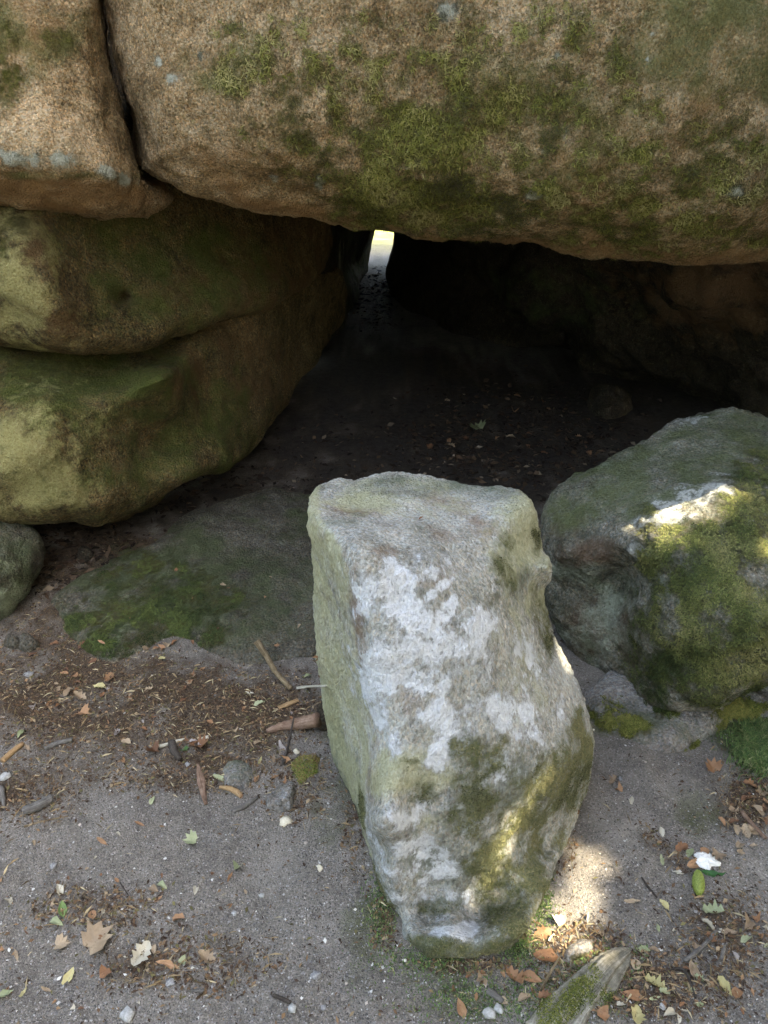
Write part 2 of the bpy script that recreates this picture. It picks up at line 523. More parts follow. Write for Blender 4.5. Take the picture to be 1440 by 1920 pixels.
rock('boulder', 'rounded olive brown boulder under the left overhang, with a small dark hole in it', 'boulder', M_left,
     [pillow(c_out, c_ctrl, 1.3, w=34, R=.10, wb=150, centre=(150, 500), dents=[(233, 558, 15, .16)], rings=60)], .0135,
     [(.02, 2, 3), (.008, 9, 3), (.004, 30, 2)], sm=2,
     mk=dict(pale=[(30, 560, 55, 120, .9, -15), (50, 540, 80, 140, .42, -15), (20, 430, 60, 50, .6)], film=[(330, 520, 170, 100, .75), (180, 430, 120, 60, .55), (310, 560, 60, 40, .8)],
             moss=[(20, 440, 40, 40, .5)], rust=[(110, 600, 40, 90, .8, -15), (450, 540, 200, 60, .7), (70, 460, 40, 60, .7), (540, 480, 90, 80, .6)]), seed=9.1)
# lower left boulder
d_out = [(-400, 600), (0, 630), (100, 640), (220, 630), (300, 612), (400, 585), (520, 550), (600, 505), (640, 500), (648, 560), (640, 600), (590, 680), (540, 745), (495, 810),
         (468, 848), (430, 882), (390, 890), (345, 897), (312, 915), (290, 945), (240, 962), (182, 982), (140, 973), (90, 979), (40, 974), (0, 977), (-200, 985), (-500, 900), (-600, 700)]
d_ctrl = [(-400, 800, 2.4), (0, 660, 2.66), (100, 680, 2.68), (220, 670, 2.78), (300, 650, 2.88), (400, 615, 3.10), (0, 760, 2.40), (90, 730, 2.45), (80, 840, 2.27), (0, 860, 2.25), (0, 955, 2.30), (90, 960, 2.30), (180, 965, 2.34),
          (150, 880, 2.32), (180, 780, 2.44), (260, 710, 2.54), (330, 700, 2.60), (230, 820, 2.52), (370, 720, 2.90), (300, 830, 2.74), (250, 900, 2.50), (285, 935, 2.55), (340, 880, 2.62), (420, 870, 2.82), (400, 660, 3.04),
          (450, 740, 3.15), (520, 600, 3.6), (600, 540, 4.3), (560, 690, 3.9), (468, 840, 3.12), (640, 560, 4.8), (600, 620, 4.5)]
rock('boulder', 'large bulging green stained boulder at the left, its pale front lit beside the dark cave', 'boulder', M_left,
     [pillow(d_out, d_ctrl, 1.3, w=34, R=.10, wb=150, centre=(250, 790), rings=60)], .0135,
     [(.025, 2, 3), (.010, 8, 3), (.004, 30, 2)], sm=2,
     mk=dict(pale=[(90, 840, 110, 130, .42), (50, 850, 70, 115, .85), (110, 900, 50, 60, .9), (20, 950, 60, 30, .8), (0, 770, 40, 30, .6)], film=[(150, 710, 220, 60, 1.0), (350, 790, 130, 120, .6), (200, 870, 60, 80, .6), (430, 850, 100, 60, .6), (200, 800, 200, 160, .55)],
             moss=[(60, 690, 120, 30, .5), (300, 690, 50, 20, .4)], rust=[(60, 800, 60, 60, .6), (420, 700, 120, 90, .6), (90, 830, 40, 60, .6)]), seed=12.2)
# far left wall of the passage
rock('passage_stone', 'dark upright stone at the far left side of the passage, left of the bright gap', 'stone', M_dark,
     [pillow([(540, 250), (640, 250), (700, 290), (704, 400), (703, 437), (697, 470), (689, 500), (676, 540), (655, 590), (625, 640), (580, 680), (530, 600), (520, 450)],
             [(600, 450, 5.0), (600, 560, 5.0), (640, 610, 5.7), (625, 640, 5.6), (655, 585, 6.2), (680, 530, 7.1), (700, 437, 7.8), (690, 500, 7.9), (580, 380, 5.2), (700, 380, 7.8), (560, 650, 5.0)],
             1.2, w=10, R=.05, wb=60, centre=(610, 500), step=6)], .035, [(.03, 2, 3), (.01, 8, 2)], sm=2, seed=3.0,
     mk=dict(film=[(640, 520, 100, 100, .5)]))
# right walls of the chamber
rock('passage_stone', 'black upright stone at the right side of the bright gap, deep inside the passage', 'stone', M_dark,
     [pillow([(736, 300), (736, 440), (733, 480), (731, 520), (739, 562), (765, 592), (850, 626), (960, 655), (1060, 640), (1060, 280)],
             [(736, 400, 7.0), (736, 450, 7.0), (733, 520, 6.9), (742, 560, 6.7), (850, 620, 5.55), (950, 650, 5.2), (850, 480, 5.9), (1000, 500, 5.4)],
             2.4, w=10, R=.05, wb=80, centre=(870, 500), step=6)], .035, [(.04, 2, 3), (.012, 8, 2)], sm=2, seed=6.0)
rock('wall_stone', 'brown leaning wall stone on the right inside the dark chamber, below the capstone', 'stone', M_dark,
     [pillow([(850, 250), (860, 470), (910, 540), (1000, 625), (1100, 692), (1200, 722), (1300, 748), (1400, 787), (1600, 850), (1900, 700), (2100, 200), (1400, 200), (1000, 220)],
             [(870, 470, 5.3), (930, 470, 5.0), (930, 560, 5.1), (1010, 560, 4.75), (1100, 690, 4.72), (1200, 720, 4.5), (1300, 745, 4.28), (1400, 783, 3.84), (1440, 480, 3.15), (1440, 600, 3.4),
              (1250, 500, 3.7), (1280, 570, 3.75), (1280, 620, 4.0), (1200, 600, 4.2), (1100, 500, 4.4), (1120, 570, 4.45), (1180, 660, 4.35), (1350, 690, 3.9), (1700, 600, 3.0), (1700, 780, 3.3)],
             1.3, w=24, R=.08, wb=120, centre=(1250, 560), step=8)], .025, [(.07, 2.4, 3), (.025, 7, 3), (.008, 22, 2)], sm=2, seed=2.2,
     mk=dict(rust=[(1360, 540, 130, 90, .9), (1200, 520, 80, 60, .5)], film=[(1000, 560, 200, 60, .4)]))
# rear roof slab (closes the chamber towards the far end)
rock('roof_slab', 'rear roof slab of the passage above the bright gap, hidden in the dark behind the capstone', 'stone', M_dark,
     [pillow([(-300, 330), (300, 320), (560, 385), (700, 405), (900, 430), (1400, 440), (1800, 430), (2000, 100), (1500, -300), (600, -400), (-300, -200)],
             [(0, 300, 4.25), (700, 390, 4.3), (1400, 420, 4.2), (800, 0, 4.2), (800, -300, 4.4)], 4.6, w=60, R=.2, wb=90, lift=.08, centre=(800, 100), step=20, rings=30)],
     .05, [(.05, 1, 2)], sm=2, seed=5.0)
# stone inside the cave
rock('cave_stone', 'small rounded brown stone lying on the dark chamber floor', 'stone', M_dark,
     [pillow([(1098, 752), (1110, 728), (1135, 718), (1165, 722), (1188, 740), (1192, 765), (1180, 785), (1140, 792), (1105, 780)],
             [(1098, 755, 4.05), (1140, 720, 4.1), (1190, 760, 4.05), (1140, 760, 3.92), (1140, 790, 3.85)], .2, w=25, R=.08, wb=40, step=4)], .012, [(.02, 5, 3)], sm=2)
# right boulder
h_out = [(1019, 955), (1035, 925), (1080, 892), (1120, 880), (1150, 855), (1200, 830), (1235, 805), (1265, 783), (1320, 775), (1370, 770), (1400, 775), (1440, 788), (1520, 800),
         (1650, 880), (1720, 1050), (1700, 1250), (1600, 1330), (1500, 1300), (1440, 1277), (1400, 1292), (1340, 1325), (1270, 1338), (1210, 1334), (1150, 1311), (1110, 1287),
         (1080, 1235), (1050, 1200), (1030, 1150), (1022, 1100), (1018, 1040), (1014, 990)]
h_ctrl = [(1025, 960, 2.02), (1060, 905, 2.1), (1200, 832, 2.25), (1320, 778, 2.36), (1440, 792, 2.3), (1170, 985, 1.77), (1230, 950, 1.80), (1290, 925, 1.83), (1380, 905, 1.86), (1120, 1010, 1.82), (1060, 1000, 1.9),
          (1200, 900, 2.0), (1300, 850, 2.1), (1180, 1010, 1.72), (1060, 1060, 1.86), (1060, 1080, 1.90), (1130, 1060, 1.80), (1150, 1085, 1.84), (1050, 1160, 1.88), (1110, 1250, 1.82), (1140, 1180, 1.78),
          (1250, 1060, 1.62), (1400, 1000, 1.66), (1350, 1150, 1.50), (1220, 1180, 1.62), (1300, 1290, 1.52), (1220, 1310, 1.62), (1400, 1270, 1.50), (1440, 1150, 1.48), (1160, 1290, 1.74), (1600, 1000, 1.75), (1600, 1250, 1.6)]
h_moss = [(1290, 1010, 90, 35, .9, -10), (1400, 960, 60, 60, .9), (1420, 880, 40, 50, .75), (1260, 1120, 60, 60, .8), (1330, 1130, 120, 110, 1.0), (1300, 1240, 110, 90, 1.05),
          (1400, 1200, 60, 110, 1.0), (1230, 1050, 40, 40, .9), (1210, 980, 25, 30, .6), (1380, 1050, 70, 80, .95), (1250, 1280, 60, 50, .9), (1420, 1060, 40, 60, .9), (1200, 1240, 30, 60, .6), (1520, 1100, 120, 150, .9)]
rb, rbm = rock('boulder', 'mossy green boulder at the right edge with a sunlit white patch on its ridge', 'boulder', M_rb,
     [pillow(h_out, h_ctrl, .8, w=36, R=.07, wb=130, centre=(1300, 1060), rings=60)], .0075,
     [(.015, 3, 3), (.008, 12, 3), (.0045, 38, 3)], sm=2,
     mk=dict(moss=h_moss, white=[(1290, 940, 90, 30, .75, -25), (1205, 975, 40, 14, .9, -20), (1340, 930, 50, 25, .8), (1200, 1035, 22, 14, .8, 30), (1420, 1185, 26, 40, .85), (1300, 785, 60, 14, .35)],
             pale=[(1080, 1080, 60, 25, .7), (1100, 1180, 60, 60, .45), (1180, 1140, 50, 70, .45), (1180, 1100, 120, 40, .5), (1160, 1200, 80, 60, .4), (1090, 870, 60, 10, .4)],
             film=[(1200, 900, 180, 70, .85), (1350, 830, 130, 50, .8), (1080, 960, 70, 40, .6), (1110, 1120, 60, 60, .3), (1080, 1220, 60, 60, .3)],
             rust=[(1130, 1200, 90, 90, .5), (1060, 980, 40, 30, .6), (1110, 1040, 60, 30, .9), (1170, 1180, 60, 50, .6), (1180, 1310, 60, 14, .7)]), seed=7.7)
# small dark boulder at the left edge
rock('boulder', 'small dark green boulder at the left edge under the big bulging boulder', 'boulder', M_slab,
     [pillow([(-250, 930), (0, 945), (40, 965), (75, 988), (86, 1020), (83, 1060), (62, 1110), (30, 1152), (0, 1180), (-100, 1225), (-300, 1150)],
             [(0, 1172, 2.03), (80, 1040, 2.24), (0, 1060, 2.10), (40, 975, 2.35), (-200, 1100, 2.0), (60, 1100, 2.14)], .5, w=40, R=.10, wb=80, step=7, centre=(-60, 1060))], .01,
     AMP_MID, sm=2, seed=8, mk=dict(film=[(0, 1050, 90, 90, .8)], pale=[(20, 1100, 60, 60, .35)]))

# standing stone
s_out = [(576, 930), (598, 912), (640, 902), (665, 906), (700, 897), (740, 892), (800, 893), (850, 903), (900, 912), (935, 910), (970, 920), (995, 938), (1003, 960), (1010, 1000), (1017, 1035),
         (1030, 1045), (1036, 1065), (1031, 1088), (1019, 1098), (1022, 1130), (1035, 1175), (1046, 1205), (1066, 1245), (1087, 1285), (1101, 1335), (1113, 1395), (1113, 1440), (1105, 1480),
         (1086, 1525), (1066, 1566), (1044, 1617), (1012, 1685), (990, 1742), (955, 1782), (880, 1804), (800, 1797), (755, 1765), (738, 1722), (712, 1670), (690, 1610), (672, 1545), (655, 1485), (630, 1430), (613, 1370),
         (605, 1290), (594, 1180), (582, 1050), (578, 980)]
s_ctrl = [(578, 945, 1.36), (582, 1050, 1.38), (591, 1150, 1.41), (605, 1300, 1.44), (622, 1400, 1.42), (650, 1480, 1.33), (672, 1545, 1.25), (690, 1610, 1.165), (742, 1722, 1.03),
          (610, 1100, 1.30), (630, 1250, 1.30), (655, 1380, 1.28), (668, 1460, 1.22), (680, 1520, 1.17),
          (612, 985, 1.26), (650, 1035, 1.155), (662, 1090, 1.14), (668, 1150, 1.135), (680, 1230, 1.12), (700, 1310, 1.10), (708, 1390, 1.09), (695, 1470, 1.075), (688, 1540, 1.085), (705, 1620, 1.07), (745, 1700, 1.02),
          (640, 1000, 1.22), (600, 915, 1.50), (665, 908, 1.53), (740, 895, 1.58), (850, 905, 1.60), (940, 912, 1.58), (995, 940, 1.50), (660, 950, 1.40), (760, 940, 1.44), (880, 950, 1.46), (960, 960, 1.44),
          (700, 985, 1.27), (780, 990, 1.30), (860, 1010, 1.31), (940, 1020, 1.36), (720, 1040, 1.16), (800, 1050, 1.18), (880, 1080, 1.22), (960, 1090, 1.31),
          (740, 1120, 1.12), (830, 1100, 1.155), (835, 1150, 1.13), (790, 1160, 1.105), (900, 1160, 1.155), (980, 1180, 1.27), (760, 1280, 1.075), (860, 1280, 1.09), (950, 1290, 1.14), (1030, 1280, 1.27),
          (780, 1400, 1.045), (880, 1400, 1.055), (980, 1400, 1.10), (1060, 1390, 1.19), (1090, 1420, 1.24), (770, 1500, 1.03), (870, 1500, 1.04), (960, 1500, 1.07), (1050, 1490, 1.16), (1095, 1490, 1.30),
          (780, 1600, 1.035), (870, 1600, 1.03), (950, 1600, 1.075), (1020, 1580, 1.16), (800, 1690, 1.035), (880, 1690, 1.035), (950, 1680, 1.05), (800, 1722, 1.01), (900, 1722, 1.015), (770, 1745, .965), (840, 1742, .95), (920, 1742, .955), (970, 1740, .955), (800, 1775, .935), (860, 1790, .925), (940, 1778, .935), (1018, 1040, 1.46), (1030, 1065, 1.40), (1020, 1095, 1.47), (1024, 1130, 1.48), (1048, 1210, 1.44), (1087, 1285, 1.38), (1110, 1400, 1.34),
          (1066, 1568, 1.20), (1050, 1620, 1.115), (1028, 1680, 1.035), (1008, 1740, .965), (985, 1700, 1.01), (1000, 1640, 1.07), (1000, 1060, 1.40)]
def left_face(u, v, co):
    vs = [900, 960, 1030, 1090, 1150, 1230, 1310, 1390, 1470, 1540, 1620, 1720]
    us = [600, 600, 640, 655, 662, 676, 694, 702, 688, 680, 700, 745]
    e = np.interp(v, vs, us)
    return np.clip((e - u) / 14 + .5, 0, 1) * .95
s_white = [(760, 1230, 110, 190, .46), (900, 1300, 170, 170, .42), (800, 1600, 110, 110, .45), (760, 1080, 110, 50, .42), (700, 1105, 34, 18, .95), (745, 1090, 40, 26, .7), (760, 1140, 44, 34, .95), (818, 1108, 40, 11, 1.15, -38), (690, 1150, 22, 30, .8), (790, 1170, 55, 30, .9), (850, 1130, 12, 30, .6, 20),
           (740, 1195, 70, 40, .8), (715, 1240, 45, 55, .95), (790, 1235, 50, 40, .85), (835, 1215, 28, 26, .9), (800, 1275, 80, 32, 1.0), (850, 1255, 18, 30, .9), (720, 1300, 36, 40, .95), (745, 1330, 50, 40, .6),
           (715, 1340, 22, 40, 1.0), (740, 1390, 18, 34, .85), (820, 1330, 26, 40, .6), (790, 1350, 20, 20, .8), (845, 1390, 14, 20, .9), (825, 1398, 18, 14, .8), (880, 1260, 4, 12, .9, -10), (740, 1040, 60, 16, .42),
           (1040, 1350, 30, 60, .45, 20), (950, 1350, 60, 90, .42), (900, 1200, 40, 80, .36),
           (900, 1465, 14, 20, .6), (760, 1545, 60, 22, .55), (790, 1585, 80, 32, .60), (780, 1640, 75, 34, .62), (770, 1680, 60, 20, .66), (850, 1610, 26, 50, .6),
           (835, 1752, 26, 14, .95), (872, 1748, 26, 18, 1.0), (940, 1742, 16, 18, .85), (820, 1720, 30, 8, .6)]
s_moss = [(880, 1520, 40, 110, .72), (930, 1480, 70, 90, .70), (1000, 1470, 70, 60, .62), (1085, 1410, 32, 70, 1.0), (1050, 1480, 50, 60, .9), (960, 1560, 60, 40, .95, -50), (930, 1620, 40, 60, .95), (1010, 1560, 60, 40, .7),
          (880, 1420, 30, 40, .6), (850, 1405, 10, 20, .7), (760, 1425, 24, 8, .7), (790, 1490, 40, 22, .45), (700, 1650, 14, 60, 1.0, -25), (675, 1530, 9, 60, .9), (730, 1710, 14, 24, .8), (950, 1700, 60, 50, .7), (860, 1785, 90, 16, 1.0),
          (975, 1720, 22, 50, .9), (950, 1060, 22, 50, .6), (930, 1130, 14, 20, .3), (1015, 1160, 16, 70, .8, -12), (1005, 1010, 9, 30, .8), (1000, 1620, 40, 50, .75), (830, 1700, 60, 18, .6), (800, 1770, 60, 16, .8)]
sstone, sm_ = rock('standing_stone', 'upright pale grey stone block with white lichen, standing alone before the dark opening', 'standing stone', M_stand,
     [pillow(s_out, s_ctrl, .28, w=14, R=.02, wb=60, centre=(850, 1330), rings=80, step=6)], .0055,
     [(.006, 4, 3), (.003, 13, 3), (-.0018, 34, 2), (.0025, 75, 2)], sm=1, aniso=(1, 1, .7),
     mk=dict(moss=s_moss + [(1010, 1690, 40, 60, .75), (960, 1780, 60, 20, .8)], white=s_white, extra={2: left_face},
             pale=[(760, 1460, 80, 50, .8), (980, 1000, 60, 90, .8), (960, 1250, 60, 140, .4), (760, 935, 200, 30, .55), (980, 960, 40, 60, .6), (1000, 1130, 30, 50, .7), (790, 1530, 60, 30, .5), (830, 1330, 40, 60, .35)],
             film=[(800, 915, 220, 20, .75), (640, 925, 60, 20, .5), (940, 1080, 60, 60, .45), (640, 1440, 30, 90, .9, -15), (620, 1340, 14, 90, .8), (860, 1000, 160, 40, .2), (900, 1500, 120, 120, .35), (820, 1640, 110, 110, .42), (870, 1780, 120, 30, .9), (640, 970, 60, 16, .4)],
             rust=[(668, 1090, 14, 60, .8), (676, 1200, 12, 100, .8, -6), (700, 1440, 14, 60, .7), (760, 960, 160, 40, .4), (640, 1010, 40, 14, .6), (720, 1035, 26, 14, .5), (850, 1000, 80, 25, .3), (680, 1560, 10, 50, .9), (930, 990, 80, 40, .4), (790, 1080, 60, 24, .35), (760, 1330, 50, 60, .3)]),
     seed=2.5)

# ------------------------------------------------------------------ ground
def hump(x, y, cx, cy, rx, ry, h, ang=0):
    a = math.radians(ang)
    dx = x - cx; dy = y - cy
    p = dx * math.cos(a) + dy * math.sin(a); q = -dx * math.sin(a) + dy * math.cos(a)
    return h * np.exp(-(p / rx) ** 2 - (q / ry) ** 2)

_gm = G(1168, 1440); _gh = G(1190, 1470)
def ground_h(x, y):
    x = np.asarray(x, float); y = np.asarray(y, float)
    p = np.stack([x, y, np.zeros_like(x)], -1).reshape(-1, 3)
    fade = np.exp(-(p[:, 0] ** 2 + (p[:, 1] - 2) ** 2) / 40)
    z = (.022 * fbm(p * 1.3, 3) + .006 * fbm(p * 6, 3) + .0035 * fbm(p * 24 + 9, 3)) * fade
    z = z.reshape(x.shape)
    z = z + hump(x, y, _gm[0] + .03, _gm[1], .035, .10, .035, 15) - hump(x, y, _gm[0] - .045, _gm[1] - .02, .025, .09, .02, 15)
    z = z + hump(x, y, .42, .82, .14, .12, .015)
    z = z - hump(x, y, -.75, 1.9, .9, .5, .01)
    return z

def spaced(lo, hi, step, far, g):
    a = list(np.arange(lo, hi + step / 2, step))
    s, x = step, hi
    while x < far: s *= g; x += s; a.append(x)
    s, x = step, lo
    while x > -far: s *= g; x -= s; a.insert(0, x)
    return np.array(a)
gx = spaced(-1.4, 1.4, .012, 900, 1.16)
gy = spaced(.62, 2.9, .012, 900, 1.12)
X, Yg = np.meshgrid(gx, gy)
Z = ground_h(X, Yg)
nx, ny = len(gx), len(gy)
ii = np.arange(nx * ny).reshape(ny, nx)
gf = np.stack([ii[:-1, :-1], ii[:-1, 1:], ii[1:, 1:], ii[1:, :-1]], -1).reshape(-1, 4)
gme = new_mesh('ground', np.stack([X, Yg, Z], -1).reshape(-1, 3), gf)
gco = get_co(gme)
gu, gv = proj(gco)
vis = (gco[:, 1] > .3)
GB = dict(litter=[(800, 860, 420, 130, 1.0), (500, 960, 250, 60, .9), (800, 720, 200, 60, 1.0), (1150, 760, 300, 80, 1.0), (640, 760, 140, 120, 1.0), (150, 1300, 220, 110, .8), (420, 1330, 190, 80, .9), (100, 1180, 150, 60, .7), (250, 1050, 200, 90, .8), (900, 850, 300, 70, .6), (350, 1440, 260, 40, .6), (560, 1480, 60, 60, .5),  # chamber blobs: brown soil, darkened further to imitate shade
                  (180, 1700, 120, 40, .45), (60, 1480, 100, 60, .5), (1200, 1850, 200, 60, .5), (1400, 1500, 60, 60, .7), (1080, 1780, 90, 50, .6), (1370, 1750, 90, 70, .45), (350, 1800, 150, 60, .35), (725, 1735, 26, 50, .5), (665, 1560, 22, 80, .45), (880, 1812, 90, 14, .5), (1060, 1590, 20, 50, .4), (1250, 1600, 60, 20, .5, 40)],
          moss=[(620, 1520, 60, 100, .5), (700, 1740, 60, 60, .6), (900, 1870, 130, 50, .75), (1180, 1340, 100, 40, .75), (1090, 1880, 90, 50, .7), (1380, 1370, 60, 40, .9), (1310, 1520, 70, 60, .45), (800, 1830, 100, 40, .6), (610, 1400, 60, 60, .5),
                (1000, 1620, 40, 60, .6), (680, 1850, 40, 60, .3), (250, 1080, 140, 60, .4)],
          dust=[(1060, 1640, 90, 110, .8), (1130, 1600, 50, 100, .6), (950, 1880, 60, 30, .3), (520, 1680, 120, 120, .5), (1300, 1480, 80, 40, .5), (560, 1730, 150, 60, .5), (1180, 1560, 80, 100, .4), (1000, 1580, 60, 60, .5)],
          dark=[(850, 820, 520, 150, .9), (640, 700, 160, 160, .9), (1200, 740, 300, 90, .9), (420, 950, 260, 50, .6), (600, 1560, 40, 120, .5), (650, 1650, 30, 120, .5)])  # chamber blobs paint its shade into the floor colour
gm = []
for k in ('litter', 'moss', 'dust', 'dark'):
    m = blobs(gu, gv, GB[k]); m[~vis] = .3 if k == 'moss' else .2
    if k == 'dust': m = np.where((gco[:, 1] > 8.0) & (gco[:, 1] < 8.75), 1.0, m)  # pale band imitates bright sunlight beyond the gap
    if k == 'dark': m = np.where((gco[:, 1] > 8.75) & (gco[:, 1] < 9.35), 1.0, m * (gv < 1150) * (gco[:, 1] < 8))  # far band imitates tree shadow on the sunlit path
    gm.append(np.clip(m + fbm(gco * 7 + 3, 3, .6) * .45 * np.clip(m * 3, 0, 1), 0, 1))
far_g = np.clip((gco[:, 1] - 9.35) / .2, 0, 1) * np.clip(1 - np.abs(gco[:, 0]) / 60, 0, 1)
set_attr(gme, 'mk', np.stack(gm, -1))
set_attr(gme, 'mk2', np.stack([far_g, far_g * 0, far_g * 0, far_g * 0 + 1], -1))

s = NT('earth')
big = s.noise(4, 6, .6); med = s.noise(26, 8, .7); fine = s.noise(210, 5, .75)
f = s.math('ADD', s.math('MULTIPLY', big, .35), s.math('MULTIPLY', med, .35)); f = s.math('ADD', f, s.math('MULTIPLY', fine, .3))
col = s.ramp(f, [(.36, (.105, .092, .079)), (.46, (.165, .147, .129)), (.54, (.225, .203, .180)), (.66, (.31, .284, .253))])
v1 = s.voro(330); sc_ = s.n.new('ShaderNodeSeparateColor'); s.lk(v1.outputs['Color'], sc_.inputs[0])
col = s.mix(.75, col, s.mix(1.0, col, s.ramp(sc_.outputs[0], [(0, .6), (.4, .9), (.8, 1.08), (.93, 1.3), (1, 1.9)]), 'MULTIPLY'))
li, mo, du, shade_mask, _ = s.attr('mk')
n1 = s.noise(42, 9, .78)
def gmask(m, lo, hi, w=1.2):
    return s.ramp(s.math('ADD', m, s.math('MULTIPLY', s.math('SUBTRACT', n1, .5), w)), [(lo, 0.0), (hi, 1.0)])
col = s.mix(s.math('MULTIPLY', gmask(du, .3, .9), .7), col, s.ramp(fine, [(.3, (.22, .20, .18)), (.65, (.34, .315, .28))]))
col = s.mix(s.math('MULTIPLY', gmask(li, .2, .8), .9), col, s.ramp(s.noise(160, 6, .8), [(.35, (.022, .014, .009)), (.5, (.062, .040, .023)), (.66, (.15, .095, .052))]))
col = s.mix(s.math('MULTIPLY', gmask(mo, .3, .85), .85), col, s.ramp(s.noise(150, 6, .8), [(.35, (.03, .036, .018)), (.5, (.065, .078, .032)), (.68, (.13, .14, .055))]))
col = s.mix(s.math('MULTIPLY', shade_mask, .8), col, s.ramp(s.noise(30, 6, .7), [(.35, (.010, .009, .008)), (.65, (.045, .042, .042))]))
fa = s.attr('mk2')[0]
col = s.mix(fa, col, s.ramp(s.noise(2.5, 6, .7), [(.4, (.16, .20, .05)), (.6, (.34, .38, .12))]))
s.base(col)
hh = s.math('ADD', s.math('MULTIPLY', med, .8), s.math('MULTIPLY', fine, .6))
hh = s.math('ADD', hh, s.math('MULTIPLY', v1.outputs['Distance'], -.5))
s.normal(s.bump(hh, .009, .9))
M_ground = s.m
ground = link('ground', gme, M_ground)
tag(ground, 'grey gritty earth ground with trodden dust and leaf litter', None, None, 'structure')

def gz(x, y): return float(ground_h(np.array([x]), np.array([y]))[0])
def gpt(u, v):
    p = G(u, v)
    for _ in range(3):
        z = gz(p[0], p[1]); p = G(u, v, z)
    return Vector(p)

# low stones sitting in the ground
def low_stone(name, label, cat, mat, outline, h, vox, amps, mk={}, w=.06, bury=.05, seed=0.0, tilt=None, centre=None, flat=1.0):
    px = resample(outline, 8)
    g = G(px[:, 0], px[:, 1])[:, :2]
    n = len(g); R = 30
    c = g.mean(0) if centre is None else G(*centre)[:2]
    rr = (np.arange(1, R + 1) / R)
    q = np.vstack([c[None]] + [c + r * (g - c) for r in rr])
    d = edge_dist(q, g)
    d[-n:] = 0
    s1 = np.clip(1 - (1 - np.minimum(d / w, 1)) ** 2, 0, 1) ** .5
    base = ground_h(q[:, 0], q[:, 1])
    hh_ = h if tilt is None else h + tilt[0] * (q[:, 0] - c[0]) + tilt[1] * (q[:, 1] - c[1])
    A = np.c_[q, base - .012 + (hh_ + .012) * s1]
    B = np.c_[q, base - .012 - bury * s1]
    m = len(q); faces = []
    def idx(k, i, side):
        if k == R: return (k - 1) * n + 1 + i % n
        return (0 if side == 0 else m) + (0 if k == 0 else (k - 1) * n + 1 + i % n)
    for side in (0, 1):
        for i in range(n):
            t = [idx(0, 0, side), idx(1, i, side), idx(1, i + 1, side)]
            faces.append(t[::-1] if side else t)
            for k in range(1, R):
                t = [idx(k, i, side), idx(k + 1, i, side), idx(k + 1, i + 1, side), idx(k, i + 1, side)]
                faces.append(t[::-1] if side else t)
    return rock(name, label, cat, mat, [(np.vstack([A, B]), faces)], vox, amps, sm=2, mk=mk, seed=seed)

slab, slabm = low_stone('floor_slab', 'broad low mossy slab set in the ground left of the upright stone', 'slab', M_slab,
    [(90, 1130), (130, 1090), (200, 1052), (290, 1015), (330, 970), (420, 935), (500, 915), (640, 930), (680, 1050), (660, 1200), (600, 1222), (540, 1235), (450, 1240), (400, 1226), (362, 1203), (325, 1193),
     (272, 1215), (205, 1243), (150, 1215), (110, 1180)], .05, .0085, [(.014, 3, 3), (.008, 10, 3), (.003, 35, 2)],
    mk=dict(moss=[(330, 1130, 130, 50, .8), (210, 1180, 110, 60, .8), (370, 1180, 60, 30, .9), (250, 1080, 120, 50, .5)], film=[(300, 1100, 250, 110, .9), (550, 1050, 160, 150, .4)], pale=[(240, 1170, 60, 50, .35)]),
    w=.22, centre=(400, 1100), seed=3)
bed, bedm = low_stone('bedrock', 'pale worn flat rock in the ground beneath the mossy right boulder', 'rock', M_bed,
    [(1085, 1310), (1150, 1260), (1300, 1200), (1600, 1150), (1700, 1300), (1600, 1400), (1440, 1352), (1395, 1350), (1340, 1375), (1300, 1405), (1265, 1426), (1200, 1415), (1135, 1392), (1105, 1360)],
    .05, .009, [(.012, 4, 3), (.008, 14, 3), (.004, 40, 2)],
    mk=dict(moss=[(1370, 1350, 60, 40, .75), (1160, 1350, 60, 40, .4), (1230, 1330, 60, 15, .5), (1290, 1395, 20, 20, .7)], film=[(1180, 1360, 80, 40, .8), (1280, 1370, 60, 30, .4)], white=[(1310, 1390, 16, 10, .5), (1400, 1290, 40, 14, .6), (1430, 1300, 40, 14, .5)]),
    w=.07, centre=(1350, 1310), seed=5)
low_stone('flat_stone', 'flat grey stone half sunk in the earth left of the small mossy clump', 'stone', M_bed,
    [(414, 1440), (425, 1424), (450, 1420), (470, 1430), (476, 1450), (468, 1472), (450, 1480), (428, 1474), (416, 1460)], .012, .004, [(.003, 12, 3), (.002, 50, 2)], w=.02, bury=.02,
    mk=dict(film=[(445, 1450, 40, 40, .6)]))
low_stone('stone_chip', 'angular light grey granite chip lying on the ground near the upright stone', 'stone', M_bed,
    [(499, 1503), (508, 1487), (522, 1478), (545, 1474), (556, 1478), (552, 1505), (545, 1520), (520, 1525), (504, 1517)], .035, .003, [(.004, 14, 3), (.002, 60, 2)], w=.010, bury=.02, tilt=(.25, -.1), seed=9)
low_stone('dark_stone', 'dark stone wedged between the log end and the upright stone', 'stone', M_dark,
    [(590, 1345), (596, 1330), (612, 1322), (622, 1335), (622, 1360), (606, 1366), (594, 1360)], .05, .004, [(.004, 14, 3)], w=.02, bury=.02, seed=4)
mclump, mcm = low_stone('moss_clump', 'small bright green moss clump on the ground left of the upright stone', 'moss', M_bed,
    [(543, 1425), (560, 1413), (578, 1416), (598, 1412), (592, 1436), (597, 1452), (578, 1458), (568, 1474), (552, 1466), (549, 1448)], .016, .005, [(.005, 16, 3)], w=.03, bury=.02, mk=dict(amb=(.9, 0, 0, 0, 0)), seed=6)
